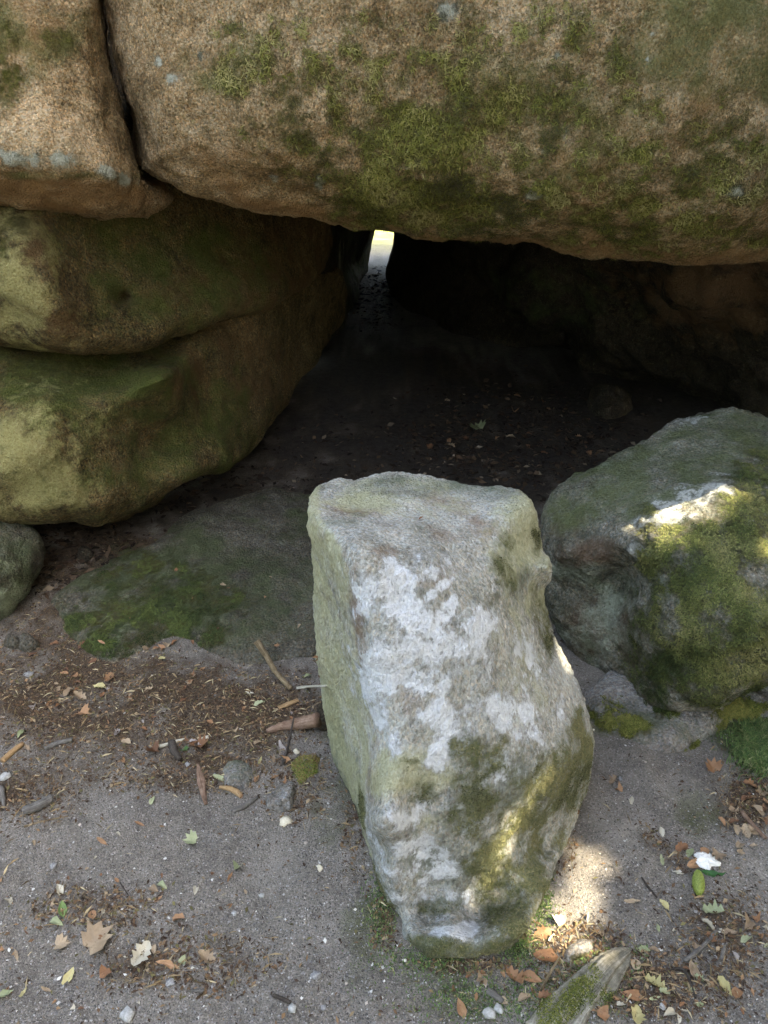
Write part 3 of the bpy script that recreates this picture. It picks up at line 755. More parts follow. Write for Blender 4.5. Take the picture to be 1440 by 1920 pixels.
low_stone('ledge_stone', 'small pale worn stone poking from the earth beside the old root', 'stone', M_bed,
    [(1050, 1800), (1062, 1775), (1085, 1762), (1110, 1768), (1115, 1790), (1090, 1812), (1062, 1818)], .018, .005, [(.004, 14, 3)], w=.03, bury=.02, mk=dict(moss=[(1100, 1800, 30, 20, .8)]), seed=2)
for k, (u, v, r, lab) in enumerate([(22, 1200, 14, 'grey stone in the brown litter below the dark left boulder, nearest the frame edge'), (50, 1203, 17, 'larger grey stone in the brown litter right of the first one'),
                                    (160, 1045, 12, 'rusty brown pebble stone lying in the shade under the big left boulder'), (250, 1190, 8, 'small dull stone at the left foot of the mossy slab')][:3]):
    low_stone('litter_stone', lab, 'stone', M_slab if k < 2 else M_dark, [(u + r * 1.3 * math.cos(a) * (1 + .15 * math.sin(3 * a + k)), v + r * .8 * math.sin(a)) for a in np.linspace(0, 2 * math.pi, 14, endpoint=False)],
              .03, .006, [(.005, 14, 3)], w=.02, bury=.02, seed=k)

# ------------------------------------------------------------------ moss strands, on the rocks that carry moss
def strands(o, moss_v, n, length, width, cols, upl=.5, thr=.35, name='moss', pxbox=(-150, -150, 1590, 2000), label=None, jit=.006, seed=0):
    r = np.random.default_rng(seed)
    me = o.data
    co = get_co(me) + np.array(o.location); no = get_no(me)
    u, v = proj(co)
    view = co - np.array([0, 0, EYE])
    front = (no * view).sum(1) < .05 * np.linalg.norm(view, axis=1)
    fn = fbm(co * 45, 2)
    pr = np.clip((moss_v + .35 * fn - thr) * 2, 0, 1) * front * (u > pxbox[0]) * (u < pxbox[2]) * (v > pxbox[1]) * (v < pxbox[3])
    if pr.sum() < 1: return
    idx = r.choice(len(co), n, p=pr / pr.sum())
    p = co[idx] + r.normal(0, jit * .6, (n, 3)) ; nn = no[idx]
    t = r.normal(size=(n, 3)); t -= (t * nn).sum(1)[:, None] * nn; t /= np.linalg.norm(t, axis=1)[:, None]
    p = p - nn * (((p - co[idx]) * nn).sum(1)[:, None]) - nn * .001
    side = np.cross(nn, t)
    L = length * r.uniform(.5, 1.4, n)[:, None]
    W = width * r.uniform(.6, 1.4, n)[:, None]
    d1 = t * (1 - upl) + nn * upl * r.uniform(.5, 1.5, n)[:, None]
    bend = r.normal(0, .5, (n, 1)) * side
    m = p + d1 * L * .5
    q = m + (t * .8 + nn * (upl - .45) + bend) * L * .5 + np.array([0, 0, -.12]) * L
    V = np.stack([p - side * W, p + side * W, m + side * W * .9, m - side * W * .9, q], 1).reshape(-1, 3)
    b = np.arange(n)[:, None] * 5
    quads = (b + np.array([0, 1, 2, 3])); tris = (b + np.array([3, 2, 4]))
    nf = n * 2
    me2 = bpy.data.meshes.new(name)
    me2.vertices.add(len(V)); me2.vertices.foreach_set('co', V.astype(np.float32).ravel())
    loops = np.concatenate([quads.ravel(), tris.ravel()]).astype(np.int32)
    me2.loops.add(len(loops)); me2.loops.foreach_set('vertex_index', loops)
    me2.polygons.add(nf)
    ls = np.concatenate([np.arange(n) * 4, n * 4 + np.arange(n) * 3]).astype(np.int32)
    me2.polygons.foreach_set('loop_start', ls)
    me2.update(calc_edges=True)
    cols = np.array(cols)
    mixn = np.clip(.5 + .8 * fbm(p * 6 + 2, 3) + r.normal(0, .28, n), 0, .999) * (len(cols) - 1)
    k = mixn.astype(int); fr = (mixn - k)[:, None]
    c = (cols[k] * (1 - fr) + cols[np.minimum(k + 1, len(cols) - 1)] * fr) * r.uniform(.7, 1.3, (n, 1))
    set_attr(me2, 'col', np.repeat(c, 5, 0))
    ob = link(name, me2, M_strand, parent=o, smooth=False)
    ob['kind'] = 'stuff'
    if label: ob['label'] = label
    return ob

for o in ROCKS: rebase(o)
bpy.context.view_layer.update()
MG = [(.03, .04, .012), (.07, .085, .02), (.13, .14, .03), (.20, .185, .05)]
strands(cap, capm, 50000, .017, .0010, [(.05, .045, .018), (.11, .12, .022), (.19, .18, .045), (.27, .24, .10)], upl=.35, thr=.33, seed=1)
strands(rb, rbm, 90000, .009, .0009, [(.03, .045, .014), (.075, .09, .026), (.125, .14, .042), (.19, .18, .075)], upl=.5, thr=.42, seed=2)
strands(sstone, sm_, 40000, .006, .0007, [(.05, .055, .028), (.10, .105, .05), (.17, .165, .075), (.24, .22, .11)], upl=.5, thr=.5, seed=3)
strands(slab, slabm, 16000, .008, .0012, [(.02, .03, .01), (.05, .07, .018), (.09, .11, .03)], upl=.5, thr=.45, seed=4)
strands(bed, bedm, 16000, .013, .0011, [(.03, .045, .010), (.085, .10, .02), (.18, .17, .05)], upl=.6, thr=.4, seed=5)
strands(mclump, np.ones(len(mclump.data.vertices)), 3500, .008, .001, [(.03, .06, .010), (.08, .14, .02), (.15, .19, .04), (.20, .15, .06)], upl=.7, thr=.3, seed=6)

# ------------------------------------------------------------------ scattered grit and crumbs (uncountable)
def scatter_pts(n, r, vmin=1180, vmax=1980, umin=-60, umax=1500, keep=None):
    P = []
    while len(P) < n:
        u = r.uniform(umin, umax, n); v = r.uniform(vmin, vmax, n)
        g = G(u, v)
        ok = ~inside(u, v, s_out) & ~inside(u, v, h_out)
        if keep is not None: ok &= r.uniform(size=n) < keep(u, v)
        P += list(g[ok])
    P = np.array(P[:n]); P[:, 2] = ground_h(P[:, 0], P[:, 1])
    return P

def grit(name, label, n, smin, smax, palette, weights, keep=None, seed=0, power=3, vmin=1180):
    r = np.random.default_rng(seed)
    P = scatter_pts(n, r, keep=keep, vmin=vmin)
    s_ = smin + (smax - smin) * r.uniform(size=n) ** power
    O = np.array([(1, 0, 0), (-1, 0, 0), (0, 1, 0), (0, -1, 0), (0, 0, 1), (0, 0, -1)], float)
    Fc = np.array([(0, 2, 4), (2, 1, 4), (1, 3, 4), (3, 0, 4)])
    th = r.uniform(0, 6.283, n); c, sn = np.cos(th), np.sin(th)
    V = O[None] * r.uniform(.55, 1.3, (n, 6, 1)) * np.stack([s_, s_ * r.uniform(.5, .9, n), s_ * r.uniform(.3, .6, n)], -1)[:, None]
    x = V[..., 0] * c[:, None] - V[..., 1] * sn[:, None]; y = V[..., 0] * sn[:, None] + V[..., 1] * c[:, None]
    V = np.stack([x, y, V[..., 2]], -1) + P[:, None] + np.array([0, 0, .0004])
    faces = (np.arange(n)[:, None, None] * 6 + Fc).reshape(-1, 3)
    me = new_mesh(name, V.reshape(-1, 3), faces)
    pal = np.array(palette); k = r.choice(len(pal), n, p=weights)
    set_attr(me, 'col', np.repeat(pal[k] * r.uniform(.75, 1.25, (n, 1)), 6, 0))
    o = link(name, me, M_grit, smooth=False)
    tag(o, label, None, None, 'stuff')
    return o
def k_grit(u, v):
    lit = blobs(u, v, GB['litter'])
    return np.clip(1 - lit * .8, .1, 1)
grit('grit', 'fine grey and white grit strewn over the trodden ground', 55000, .0007, .0034, [(.08, .075, .07), (.16, .15, .145), (.28, .27, .26), (.42, .41, .39)], [.42, .39, .16, .03], k_grit, 11, 2.5)
grit('gravel', 'scattered small white and pinkish gravel chips on the earth', 600, .002, .006, [(.5, .49, .46), (.38, .33, .28), (.2, .19, .18), (.60, .57, .5)], [.3, .25, .3, .15], None, 12, 3)

def crumbs(name, label, n, smin, smax, palette, weights, keep, seed, vmin=1150, mat=None, slim=.45, box=(1980, -60, 1500)):
    r = np.random.default_rng(seed)
    P = scatter_pts(n, r, keep=keep, vmin=vmin, vmax=box[0], umin=box[1], umax=box[2])
    s_ = smin + (smax - smin) * r.uniform(size=n) ** 2.2
    th = r.uniform(0, 6.283, n)
    ax = np.stack([np.cos(th), np.sin(th), r.normal(0, .25, n)], -1); ay = np.stack([-np.sin(th), np.cos(th), r.normal(0, .35, n)], -1)
    w_ = s_ * slim * r.uniform(.4, 1.3, n)
    z = np.array([0, 0, 1.0])
    V = np.stack([P - ax * s_[:, None], P + ay * w_[:, None] + z * (s_ * .25)[:, None], P + ax * s_[:, None], P - ay * w_[:, None] + z * (s_ * .1)[:, None]], 1) + z * .0022
    faces = (np.arange(n)[:, None] * 4 + np.arange(4))
    me = new_mesh(name, V.reshape(-1, 3), faces)
    pal = np.array(palette); k = r.choice(len(pal), n, p=weights)
    set_attr(me, 'col', np.repeat(pal[k] * r.uniform(.6, 1.3, (n, 1)), 4, 0))
    o = link(name, me, mat or M_leafbits, smooth=False)
    tag(o, label, None, None, 'stuff')
    return o
def k_lit(u, v):
    return np.clip(blobs(u, v, GB['litter']), .02, 1) * np.clip((v - 900) / 300, .2, 1)
crumbs('leaf_crumbs', 'fine brown leaf crumbs and needles forming the litter', 30000, .0012, .0075, [(.05, .03, .02), (.11, .065, .036), (.20, .125, .07), (.28, .21, .13), (.12, .105, .045)], [.38, .27, .17, .08, .10], k_lit, 21, vmin=1000)
crumbs('straw_bits', 'thin dry stalk and needle bits mixed in the litter', 6000, .004, .018, [(.22, .16, .09), (.38, .32, .2), (.10, .07, .04)], [.45, .2, .35], k_lit, 22, slim=.08, vmin=1050)

crumbs('chamber_litter', 'dim leaf litter scattered over the dark chamber floor', 5000, .006, .026, [(.02, .013, .009), (.05, .03, .018), (.10, .065, .04), (.18, .14, .10)], [.42, .33, .2, .05],  # palette darkened to deepen the shade of the chamber
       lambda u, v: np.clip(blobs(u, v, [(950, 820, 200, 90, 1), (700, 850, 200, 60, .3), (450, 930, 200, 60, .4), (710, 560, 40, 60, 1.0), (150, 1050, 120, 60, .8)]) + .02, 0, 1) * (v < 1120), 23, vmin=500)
crumbs('passage_litter', 'dark and bluish leaves and chips on the passage floor just inside the bright gap', 500, .01, .05, [(.03, .03, .035), (.10, .10, .11), (.25, .25, .27)], [.6, .3, .1],
       lambda u, v: np.clip(1.3 - np.abs(v - 545) / 40, .1, 1), 24, vmin=500, box=(620, 620, 745))
# ------------------------------------------------------------------ fallen leaves
def leaf_mat(name, a, b, spot):
    s = NT(name)
    oi = s.n.new('ShaderNodeObjectInfo')
    tc = s.n.new('ShaderNodeTexCoord')
    n = s.noise(2.2, 6, .7, tc.outputs['Object'])
    x = s.math('ADD', s.math('MULTIPLY', n, .8), s.math('MULTIPLY', oi.outputs['Random'], .35))
    col = s.ramp(x, [(.35, a), (.8, b)])
    col = s.mix(s.ramp(s.noise(5, 5, .8, tc.outputs['Object']), [(.56, 0.0), (.68, .75)]), col, spot)
    s.base(col); s.b.inputs['Roughness'].default_value = .6
    s.normal(s.bump(s.noise(9, 4, .6, tc.outputs['Object']), .002, .6))
    return s.m
LM = {
    'orange': leaf_mat('leaf_orange', (.20, .10, .05), (.34, .20, .11), (.11, .055, .03)),
    'tan': leaf_mat('leaf_tan', (.20, .14, .09), (.36, .28, .19), (.12, .08, .05)),
    'brown': leaf_mat('leaf_brown', (.10, .05, .03), (.24, .12, .06), (.05, .03, .02)),
    'yellow': leaf_mat('leaf_yellow', (.28, .25, .11), (.46, .41, .21), (.24, .14, .06)),
    'palegreen': leaf_mat('leaf_pale_green', (.18, .21, .11), (.34, .36, .22), (.18, .16, .08)),
    'green': leaf_mat('leaf_green', (.06, .12, .04), (.13, .20, .07), (.10, .12, .03)),
    'cream': leaf_mat('leaf_cream', (.32, .29, .22), (.48, .45, .37), (.25, .2, .12)),
    'grey': leaf_mat('leaf_grey', (.17, .15, .14), (.34, .30, .28), (.09, .08, .07)),
    'darkgreen': leaf_mat('leaf_dark_green', (.02, .07, .02), (.05, .15, .04), (.03, .05, .02)),
}
def leaf_mesh(kind, seed):      # a curled blade with a stalk
    r = np.random.default_rng(seed)
    if kind == 'maple':
        prof = [(0, .42), (.25, .36), (.5, .54), (.78, .40), (1.05, .58), (1.30, .42), (1.57, .66), (1.83, .42), (2.1, .58), (2.38, .40), (2.64, .54), (2.9, .36), (3.14, .42), (3.9, .22), (4.71, .08), (5.5, .22)]
        pts = [(p[1] * math.cos(p[0]), p[1] * math.sin(p[0]) - .1) for p in prof]
    elif kind == 'oak':
        pts = []
        for k in range(9): y = -.5 + k / 8; w = .30 * math.sin(math.pi * (k + .6) / 9.5) * (1.25 if k % 2 else .72); pts.append((w, y))
        for k in range(8, -1, -1): y = -.5 + k / 8; w = .30 * math.sin(math.pi * (k + .6) / 9.5) * (1.25 if k % 2 else .72); pts.append((-w * 1.05, y + .02))
    elif kind == 'narrow':
        pts = [(.13 * math.sin(math.pi * k / 7), -.5 + k / 7) for k in range(8)] + [(-.12 * math.sin(math.pi * k / 7), -.5 + k / 7) for k in range(6, 0, -1)]
    elif kind == 'scrap':
        n = 9; pts = [((.32 + .16 * r.uniform(-1, 1)) * math.cos(a) * 1.2, (.32 + .16 * r.uniform(-1, 1)) * math.sin(a)) for a in np.linspace(0, 6.283, n, endpoint=False)]
    else:
        pts = [(.25 * math.sin(math.pi * (k / 7) ** .8), -.5 + k / 7) for k in range(8)] + [(-.24 * math.sin(math.pi * (k / 7) ** .8), -.5 + k / 7) for k in range(6, 0, -1)]
    pts = np.array(pts) * (1 + r.normal(0, .05, (len(pts), 1)))
    inner = pts * .5 * np.array([.8, 1])
    q = np.vstack([pts, inner, [[0, 0]]])
    cx, cy, fold = r.uniform(.3, 1.6), r.uniform(-.9, 1.1), r.uniform(.1, .8)
    tw = r.normal(0, .35)
    z = cx * q[:, 0] ** 2 * 1.6 + cy * q[:, 1] ** 2 * .9 + fold * np.abs(q[:, 0]) + tw * q[:, 0] * q[:, 1]
    z[:len(pts)] += r.normal(0, .06, len(pts))
    z -= z.min() - .01
    n = len(pts); c = 2 * n
    faces = []
    for i in range(n):
        j = (i + 1) % n
        faces.append([i, j, n + j, n + i]); faces.append([n + i, n + j, c])
    V = np.c_[q, z * .8]
    if kind in ('oval', 'maple', 'oak', 'narrow'):   # stalk
        k = len(V); y0 = q[:, 1].min()
        V = np.vstack([V, [[.012, y0 + .06, .02], [-.012, y0 + .06, .02], [.03, y0 - .2, .05]]]); faces.append([k, k + 1, k + 2])
    me = bpy.data.meshes.new('fallen_leaf'); me.from_pydata(V.tolist(), [], faces); me.update()
    return me
LMESH = {}
def get_leaf(kind, colr, var):
    key = (kind, colr, var)
    if key not in LMESH:
        me = leaf_mesh(kind, sum(map(ord, kind)) + 31 * var); me.materials.append(LM[colr])
        me.polygons.foreach_set('use_smooth', np.ones(len(me.polygons), bool))
        LMESH[key] = me
    return LMESH[key]

bpy.context.view_layer.update()
dg = bpy.context.evaluated_depsgraph_get()
TREES = []
for o in ROCKS + [ground]:
    me = o.data
    co = get_co(me) + np.array(o.location)
    TREES.append(BVHTree.FromPolygons(co.tolist(), [tuple(p.vertices) for p in me.polygons]))
def surf(u, v):                                     # first surface under a sight line
    dx, dy, dz = ray(u, v)
    d = Vector((float(dx), float(dy), float(dz))).normalized(); best = None
    for t in TREES:
        h = t.ray_cast(Vector((0, 0, EYE)), d)
        if h[0] is not None and (best is None or h[3] < best[3]): best = h
    return best[0], best[1]

def put_leaf(u, v, px, kind, colr, rot, label, group=None, lift=0.0, tilt=.16):
    p, nrm = surf(u, v)
    dist = (p - Vector((0, 0, EYE))).length
    size = px / F * dist * .93
    me = get_leaf(kind, colr, RND.randrange(4))
    o = bpy.data.objects.new('fallen_leaf', me); COL.objects.link(o)
    up = (nrm + Vector((RND.gauss(0, tilt), RND.gauss(0, tilt), 0))).normalized()
    q = up.to_track_quat('Z', 'Y')
    o.rotation_mode = 'QUATERNION'
    o.rotation_quaternion = q @ Matrix.Rotation(math.radians(rot), 3, 'Z').to_quaternion()
    o.location = p + nrm * (.001 + lift)
    o.scale = (size, size, size)
    tag(o, label, 'leaf', group)
    return o
RND = random.Random(5)
NOTABLE = [
 (1337, 1441, 36, 'maple', 'orange', 20, 'orange tan lobed leaf lying on pale earth below the worn bedrock'),
 (1404, 1424, 22, 'oval', 'tan', -40, 'tan oval leaf caught at the edge of the grass tuft'),
 (1432, 1372, 20, 'scrap', 'tan', 0, 'pale tan leaf on top of the grass tuft at the right edge'),
 (1152, 1466, 24, 'oak', 'tan', 80, 'topmost tan leaf of the little heap beside the earth ridge'),
 (1160, 1483, 22, 'scrap', 'orange', 30, 'orange leaf in the middle of the little heap beside the earth ridge'),
 (1184, 1503, 18, 'oval', 'cream', 10, 'cream leaf at the lower end of the little heap beside the earth ridge'),
 (1406, 1472, 24, 'oak', 'orange', 20, 'orange curled leaf just below the grass tuft'),
 (1428, 1485, 24, 'maple', 'tan', 70, 'tan lobed leaf below the grass tuft nearest the right edge'),
 (1353, 1542, 22, 'oval', 'orange', 80, 'small orange leaf alone on the dusty ground above the white scrap'),
 (1240, 1561, 20, 'oval', 'cream', 20, 'cream curled leaf at the upper end of the litter line by the cone'),
 (1277, 1590, 28, 'oak', 'brown', 60, 'brown crumpled leaf in the litter line above the white scrap'),
 (1294, 1600, 22, 'oval', 'palegreen', 20, 'pale green pointed leaf just left of the white scrap'),
 (1240, 1614, 29, 'narrow', 'palegreen', 58, 'narrow yellow green leaf left of the green cone'),
 (1270, 1637, 25, 'narrow', 'cream', 30, 'cream narrow leaf left of the green cone, below the yellow green one'),
 (1300, 1623, 34, 'oval', 'orange', 65, 'orange brown leaf directly above the green cone'),
 (1347, 1604, 30, 'maple', 'tan', -20, 'pinkish tan lobed leaf right of the white scrap'),
 (1322, 1597, 22, 'scrap', 'orange', 0, 'orange torn leaf tucked behind the white scrap'),
 (1335, 1641, 46, 'narrow', 'darkgreen', 40, 'long dark green leaf between the green cone and the white scrap'),
 (1184, 1691, 30, 'narrow', 'tan', 85, 'tan narrow leaf on the dusty ground between sunlit patch and cone'),
 (1245, 1698, 22, 'oval', 'yellow', 10, 'upright yellow leaf below and left of the green cone'),
 (1337, 1712, 36, 'oak', 'palegreen', 30, 'pale yellow green leaf at the top end of the grey twig'),
 (1328, 1738, 30, 'oval', 'cream', 85, 'cream leaf lying left of the grey twig end'),
 (1368, 1752, 28, 'oval', 'tan', 70, 'tan leaf right of the grey twig'),
 (1416, 1724, 20, 'scrap', 'orange', 0, 'round orange leaf near the right edge, above a tan one'),
 (1404, 1736, 32, 'scrap', 'tan', 20, 'broad tan leaf near the right edge, below a round orange one'),
 (1399, 1763, 24, 'oval', 'palegreen', 80, 'pale green leaf near the right edge'),
 (1300, 1821, 32, 'oval', 'tan', 55, 'pinkish leaf with pale rim below the grey twig'),
 (1312, 1838, 24, 'narrow', 'brown', 40, 'brown narrow leaf just under the pinkish one'),
 (1226, 1848, 34, 'oak', 'yellow', 85, 'pale yellow leaf right of the root, lying level'),
 (1357, 1853, 36, 'oval', 'yellow', 88, 'broad pale yellow leaf in the lower right corner'),
 (1380, 1865, 26, 'scrap', 'orange', 0, 'orange yellow scrap right of the broad pale yellow leaf'),
 (1184, 1868, 34, 'oval', 'orange', 52, 'orange brown pointed leaf just right of the root'),
 (1192, 1908, 36, 'oak', 'yellow', 45, 'yellow and orange leaf at the bottom edge right of the root'),
 (1256, 1903, 28, 'oval', 'cream', 0, 'cream green leaf at the bottom edge, right of the yellow and orange one'),
 (1226, 1873, 24, 'narrow', 'palegreen', 25, 'pale green slim leaf below the level yellow leaf'),
 (1133, 1906, 30, 'scrap', 'orange', 40, 'orange tan broken leaf on the root foot at the bottom edge'),
 (1203, 1788, 32, 'narrow', 'palegreen', 55, 'green yellow leaf beside the upper tip of the root'),
 (1192, 1809, 26, 'scrap', 'tan', 0, 'tan leaf right of the root tip, under the green yellow leaf'),
 (1228, 1783, 20, 'oval', 'tan', 80, 'small tan leaf right of the green yellow leaf by the root tip'),
 (997, 1835, 38, 'oval', 'orange', -50, 'large orange brown curled leaf left of the root'),
 (965, 1836, 38, 'oak', 'orange', 15, 'rust coloured crumpled leaf left of the large orange brown one'),
 (983, 1873, 26, 'oval', 'tan', -5, 'pinkish tan oval leaf below the large orange brown one'),
 (1001, 1862, 20, 'narrow', 'orange', 0, 'small orange leaf hanging under the large orange brown one'),
 (1023, 1869, 26, 'oak', 'brown', 10, 'red brown folded leaf left of the root'),
 (865, 1892, 32, 'oval', 'orange', 40, 'orange brown leaf at the bottom edge below the mossy stone foot'),
 (943, 1882, 20, 'scrap', 'tan', 40, 'tan leaf scrap beside the white quartz pieces'),
 (900, 1838, 20, 'scrap', 'tan', 0, 'dull tan leaf on moss below the stone foot'),
 (1018, 1752, 32, 'oak', 'orange', -40, 'orange leaf with pale back in the sunlit ground patch'),
 (1046, 1727, 32, 'scrap', 'cream', 40, 'cream leaf at the top of the sunlit ground patch'),
 (1037, 1762, 24, 'oval', 'cream', -20, 'cream leaf in the lower part of the sunlit ground patch'),
 (1103, 1722, 24, 'narrow', 'cream', 0, 'cream upright leaf at the right rim of the sunlit ground patch'),
 (1127, 1752, 14, 'scrap', 'tan', 0, 'tiny pinkish leaf right of the sunlit ground patch'),
 (1022, 1796, 48, 'oval', 'brown', 65, 'large dark brown leaf lying flat below the sunlit patch'),
 (1082, 1521, 16, 'narrow', 'orange', 10, 'small orange leaf against the right foot of the upright stone'),
 (180, 1768, 66, 'maple', 'tan', -15, 'large grey tan maple leaf on the gravel at lower left'),
 (112, 1773, 34, 'maple', 'tan', 40, 'small tan lobed leaf left of the large maple leaf'),
 (131, 1833, 32, 'oval', 'yellow', 10, 'yellow pointed leaf below the large maple leaf'),
 (10, 1867, 28, 'oval', 'palegreen', 85, 'bright yellow green leaf at the lower left frame edge'),
 (43, 1864, 24, 'narrow', 'yellow', -10, 'yellow orange leaf in the lower left corner'),
 (87, 1857, 22, 'narrow', 'tan', -10, 'tan narrow leaf right of the yellow orange one'),
 (334, 1724, 28, 'scrap', 'orange', 30, 'orange tan wedge shaped leaf on the gravel in the middle left'),
 (361, 1577, 34, 'maple', 'palegreen', 10, 'grey green lobed leaf on the gravel'),
 (262, 1545, 22, 'narrow', 'orange', 60, 'small bright orange leaf above left of the grey green lobed leaf'),
 (192, 1577, 30, 'narrow', 'orange', 88, 'orange brown folded leaf left of the grey green lobed leaf'),
 (445, 1628, 24, 'scrap', 'palegreen', 0, 'pale yellow green leaf above a red one on the gravel'),
 (431, 1646, 22, 'narrow', 'orange', 80, 'red orange leaf just below the pale yellow green one'),
 (286, 1502, 20, 'oval', 'palegreen', 50, 'small pale green leaf between the thin stick and the maple litter'),
 (367, 1670, 20, 'oval', 'cream', 70, 'small cream leaf on the open gravel'),
 (110, 1672, 26, 'oval', 'cream', -60, 'whitish green leaf left of the large maple leaf, higher up'),
 (20, 1690, 18, 'scrap', 'cream', 0, 'cream leaf near the left frame edge on gravel'),
 (117, 1706, 30, 'oval', 'green', -35, 'green crumpled leaf above the large maple leaf'),
 (106, 1732, 28, 'oval', 'palegreen', -40, 'dull green leaf directly above the large maple leaf'),
 (173, 1716, 22, 'scrap', 'orange', 0, 'orange leaf above the large maple leaf'),
 (314, 1812, 42, 'narrow', 'orange', -12, 'long orange tan curled leaf right of the mottled white leaf'),
 (388, 1798, 32, 'oak', 'tan', 0, 'tan curled leaf right of the small pale green leaf'),
 (343, 1805, 20, 'scrap', 'palegreen', 0, 'small pale green leaf between two curled tan leaves'),
 (265, 1793, 46, 'oak', 'cream', 75, 'mottled whitish leaf on the lower left gravel'),
 (289, 1782, 20, 'oval', 'tan', 15, 'tan leaf tip touching the mottled whitish leaf'),
 (32, 1793, 24, 'narrow', 'tan', 40, 'tan curled leaf near the left frame edge, below gravel centre'),
 (200, 1826, 28, 'scrap', 'brown', 0, 'brown crumpled leaf below right of the large maple leaf'),
 (298, 1686, 22, 'narrow', 'orange', 0, 'orange leaf below the pinkish pair on gravel'),
 (289, 1668, 24, 'oval', 'tan', -50, 'pinkish leaf of the pair on the mid left gravel'),
 (304, 1663, 24, 'oval', 'palegreen', 10, 'grey green leaf of the pair on the mid left gravel'),
 (345, 1407, 22, 'maple', 'green', 10, 'small fresh green lobed leaf beside the curved dark stick'),
 (374, 1400, 44, 'oak', 'brown', 5, 'rust brown oak like leaf right of the fresh green one'),
 (287, 1410, 32, 'maple', 'brown', 30, 'brown lobed leaf left of the curved dark stick'),
 (232, 1427, 24, 'narrow', 'orange', -35, 'orange leaf on bare earth left of the curved dark stick'),
 (236, 1392, 22, 'oval', 'tan', 85, 'yellowish flat leaf on earth above the orange one'),
 (155, 1337, 34, 'maple', 'orange', 0, 'orange lobed leaf in the brown litter, lowest of the left cluster'),
 (150, 1308, 26, 'oak', 'tan', 0, 'tan orange leaf in the left litter cluster, above the lobed one'),
 (206, 1274, 28, 'oak', 'orange', -30, 'orange curled leaf just below the tip of the mossy slab'),
 (188, 1290, 26, 'oval', 'yellow', -40, 'yellow tan leaf below left of the curled one under the slab tip'),
 (128, 1300, 28, 'scrap', 'tan', 0, 'dull tan round leaf in the left litter cluster'),
 (93, 1320, 20, 'narrow', 'orange', -30, 'small orange leaf in the far left litter'),
 (42, 1378, 24, 'oval', 'palegreen', -60, 'pale green pointed leaf above the broken brown stick'),
 (52, 1402, 24, 'narrow', 'tan', 80, 'tan narrow leaf right of the broken brown stick'),
 (306, 1217, 18, 'scrap', 'orange', 0, 'orange leaf against the mossy slab front'),
 (303, 1236, 18, 'scrap', 'yellow', 0, 'yellow green scrap below the orange leaf at the slab front'),
 (326, 1207, 28, 'narrow', 'brown', 80, 'red brown leaf against the mossy slab front'),
 (409, 1461, 28, 'oval', 'palegreen', -35, 'olive oval leaf left of the flat sunken stone'),
 (482, 1463, 22, 'oval', 'orange', -60, 'orange oval leaf between flat stone and moss clump'),
 (453, 1494, 16, 'scrap', 'orange', 0, 'orange leaf scrap at the end of the curved tan stick'),
 (488, 1428, 22, 'narrow', 'yellow', -60, 'yellow leaf above the orange oval one'),
 (513, 1424, 24, 'narrow', 'tan', 60, 'tan curled leaf left of the moss clump'),
 (539, 1428, 20, 'scrap', 'orange', 0, 'orange leaf touching the moss clump'),
 (529, 1404, 36, 'narrow', 'grey', -5, 'grey pointed leaf beside the thin dark twig'),
 (533, 1468, 18, 'scrap', 'orange', 0, 'red orange scrap below the moss clump'),
 (515, 1458, 22, 'narrow', 'orange', 45, 'rusty slim leaf left of the moss clump foot'),
 (577, 1270, 18, 'oval', 'palegreen', 0, 'small olive leaf above the white split stick'),
 (597, 1233, 16, 'scrap', 'orange', 0, 'orange leaf at the left side of the upright stone'),
 (487, 1320, 24, 'oval', 'palegreen', -40, 'olive leaf left of the flat wood chip'),
 (468, 1300, 18, 'narrow', 'cream', 80, 'cream leaf below the leaning branch'),
 (897, 803, 40, 'maple', 'palegreen', 70, 'pale green lobed leaf alone on the dark chamber floor'),
 (740, 748, 14, 'narrow', 'cream', 85, 'tiny pale leaf on the dark chamber floor, left of the lobed one'),
 (838, 752, 16, 'scrap', 'tan', 85, 'small tan leaf on the dark chamber floor above the lobed one'),
]
for (u, v, px, kind, colr, rot, lab) in NOTABLE:
    put_leaf(u, v, px, kind, colr, rot, lab)
# the rest of the fallen leaves: nothing in the photograph tells these apart within their patch
PATCH = [((180, 1060, 580, 1220), 12, 'small leaf lying on the low mossy slab', ['brown', 'tan', 'orange'], (6, 12)),
         ((60, 1200, 380, 1300), 26, 'small brown leaf in the shaded litter at the foot of the mossy slab', ['brown', 'brown', 'orange', 'tan'], (8, 20)),
         ((0, 1290, 560, 1400), 40, 'small brown leaf in the litter band left of the log', ['brown', 'orange', 'tan', 'brown', 'grey'], (8, 18)),
         ((1360, 1480, 1440, 1600), 18, 'tan dead leaf in the litter at the right edge below the grass', ['tan', 'orange', 'tan', 'brown'], (14, 26)),
         ((1150, 1740, 1440, 1915), 34, 'small leaf in the litter right of the old root', ['tan', 'orange', 'cream', 'brown', 'grey', 'palegreen'], (9, 20)),
         ((840, 1800, 1060, 1915), 12, 'small leaf in the litter left of the old root', ['tan', 'brown', 'orange'], (9, 16)),
         ((0, 1540, 460, 1900), 40, 'tiny leaf on the grey gravel at lower left', ['tan', 'orange', 'cream', 'brown'], (6, 12)),
         ((800, 720, 1000, 880), 14, 'dim dead leaf on the dark chamber floor', ['brown', 'orange', 'tan'], (10, 22)),
         ((1000, 720, 1110, 860), 8, 'dim dead leaf on the dark chamber floor', ['brown', 'orange'], (10, 20))]
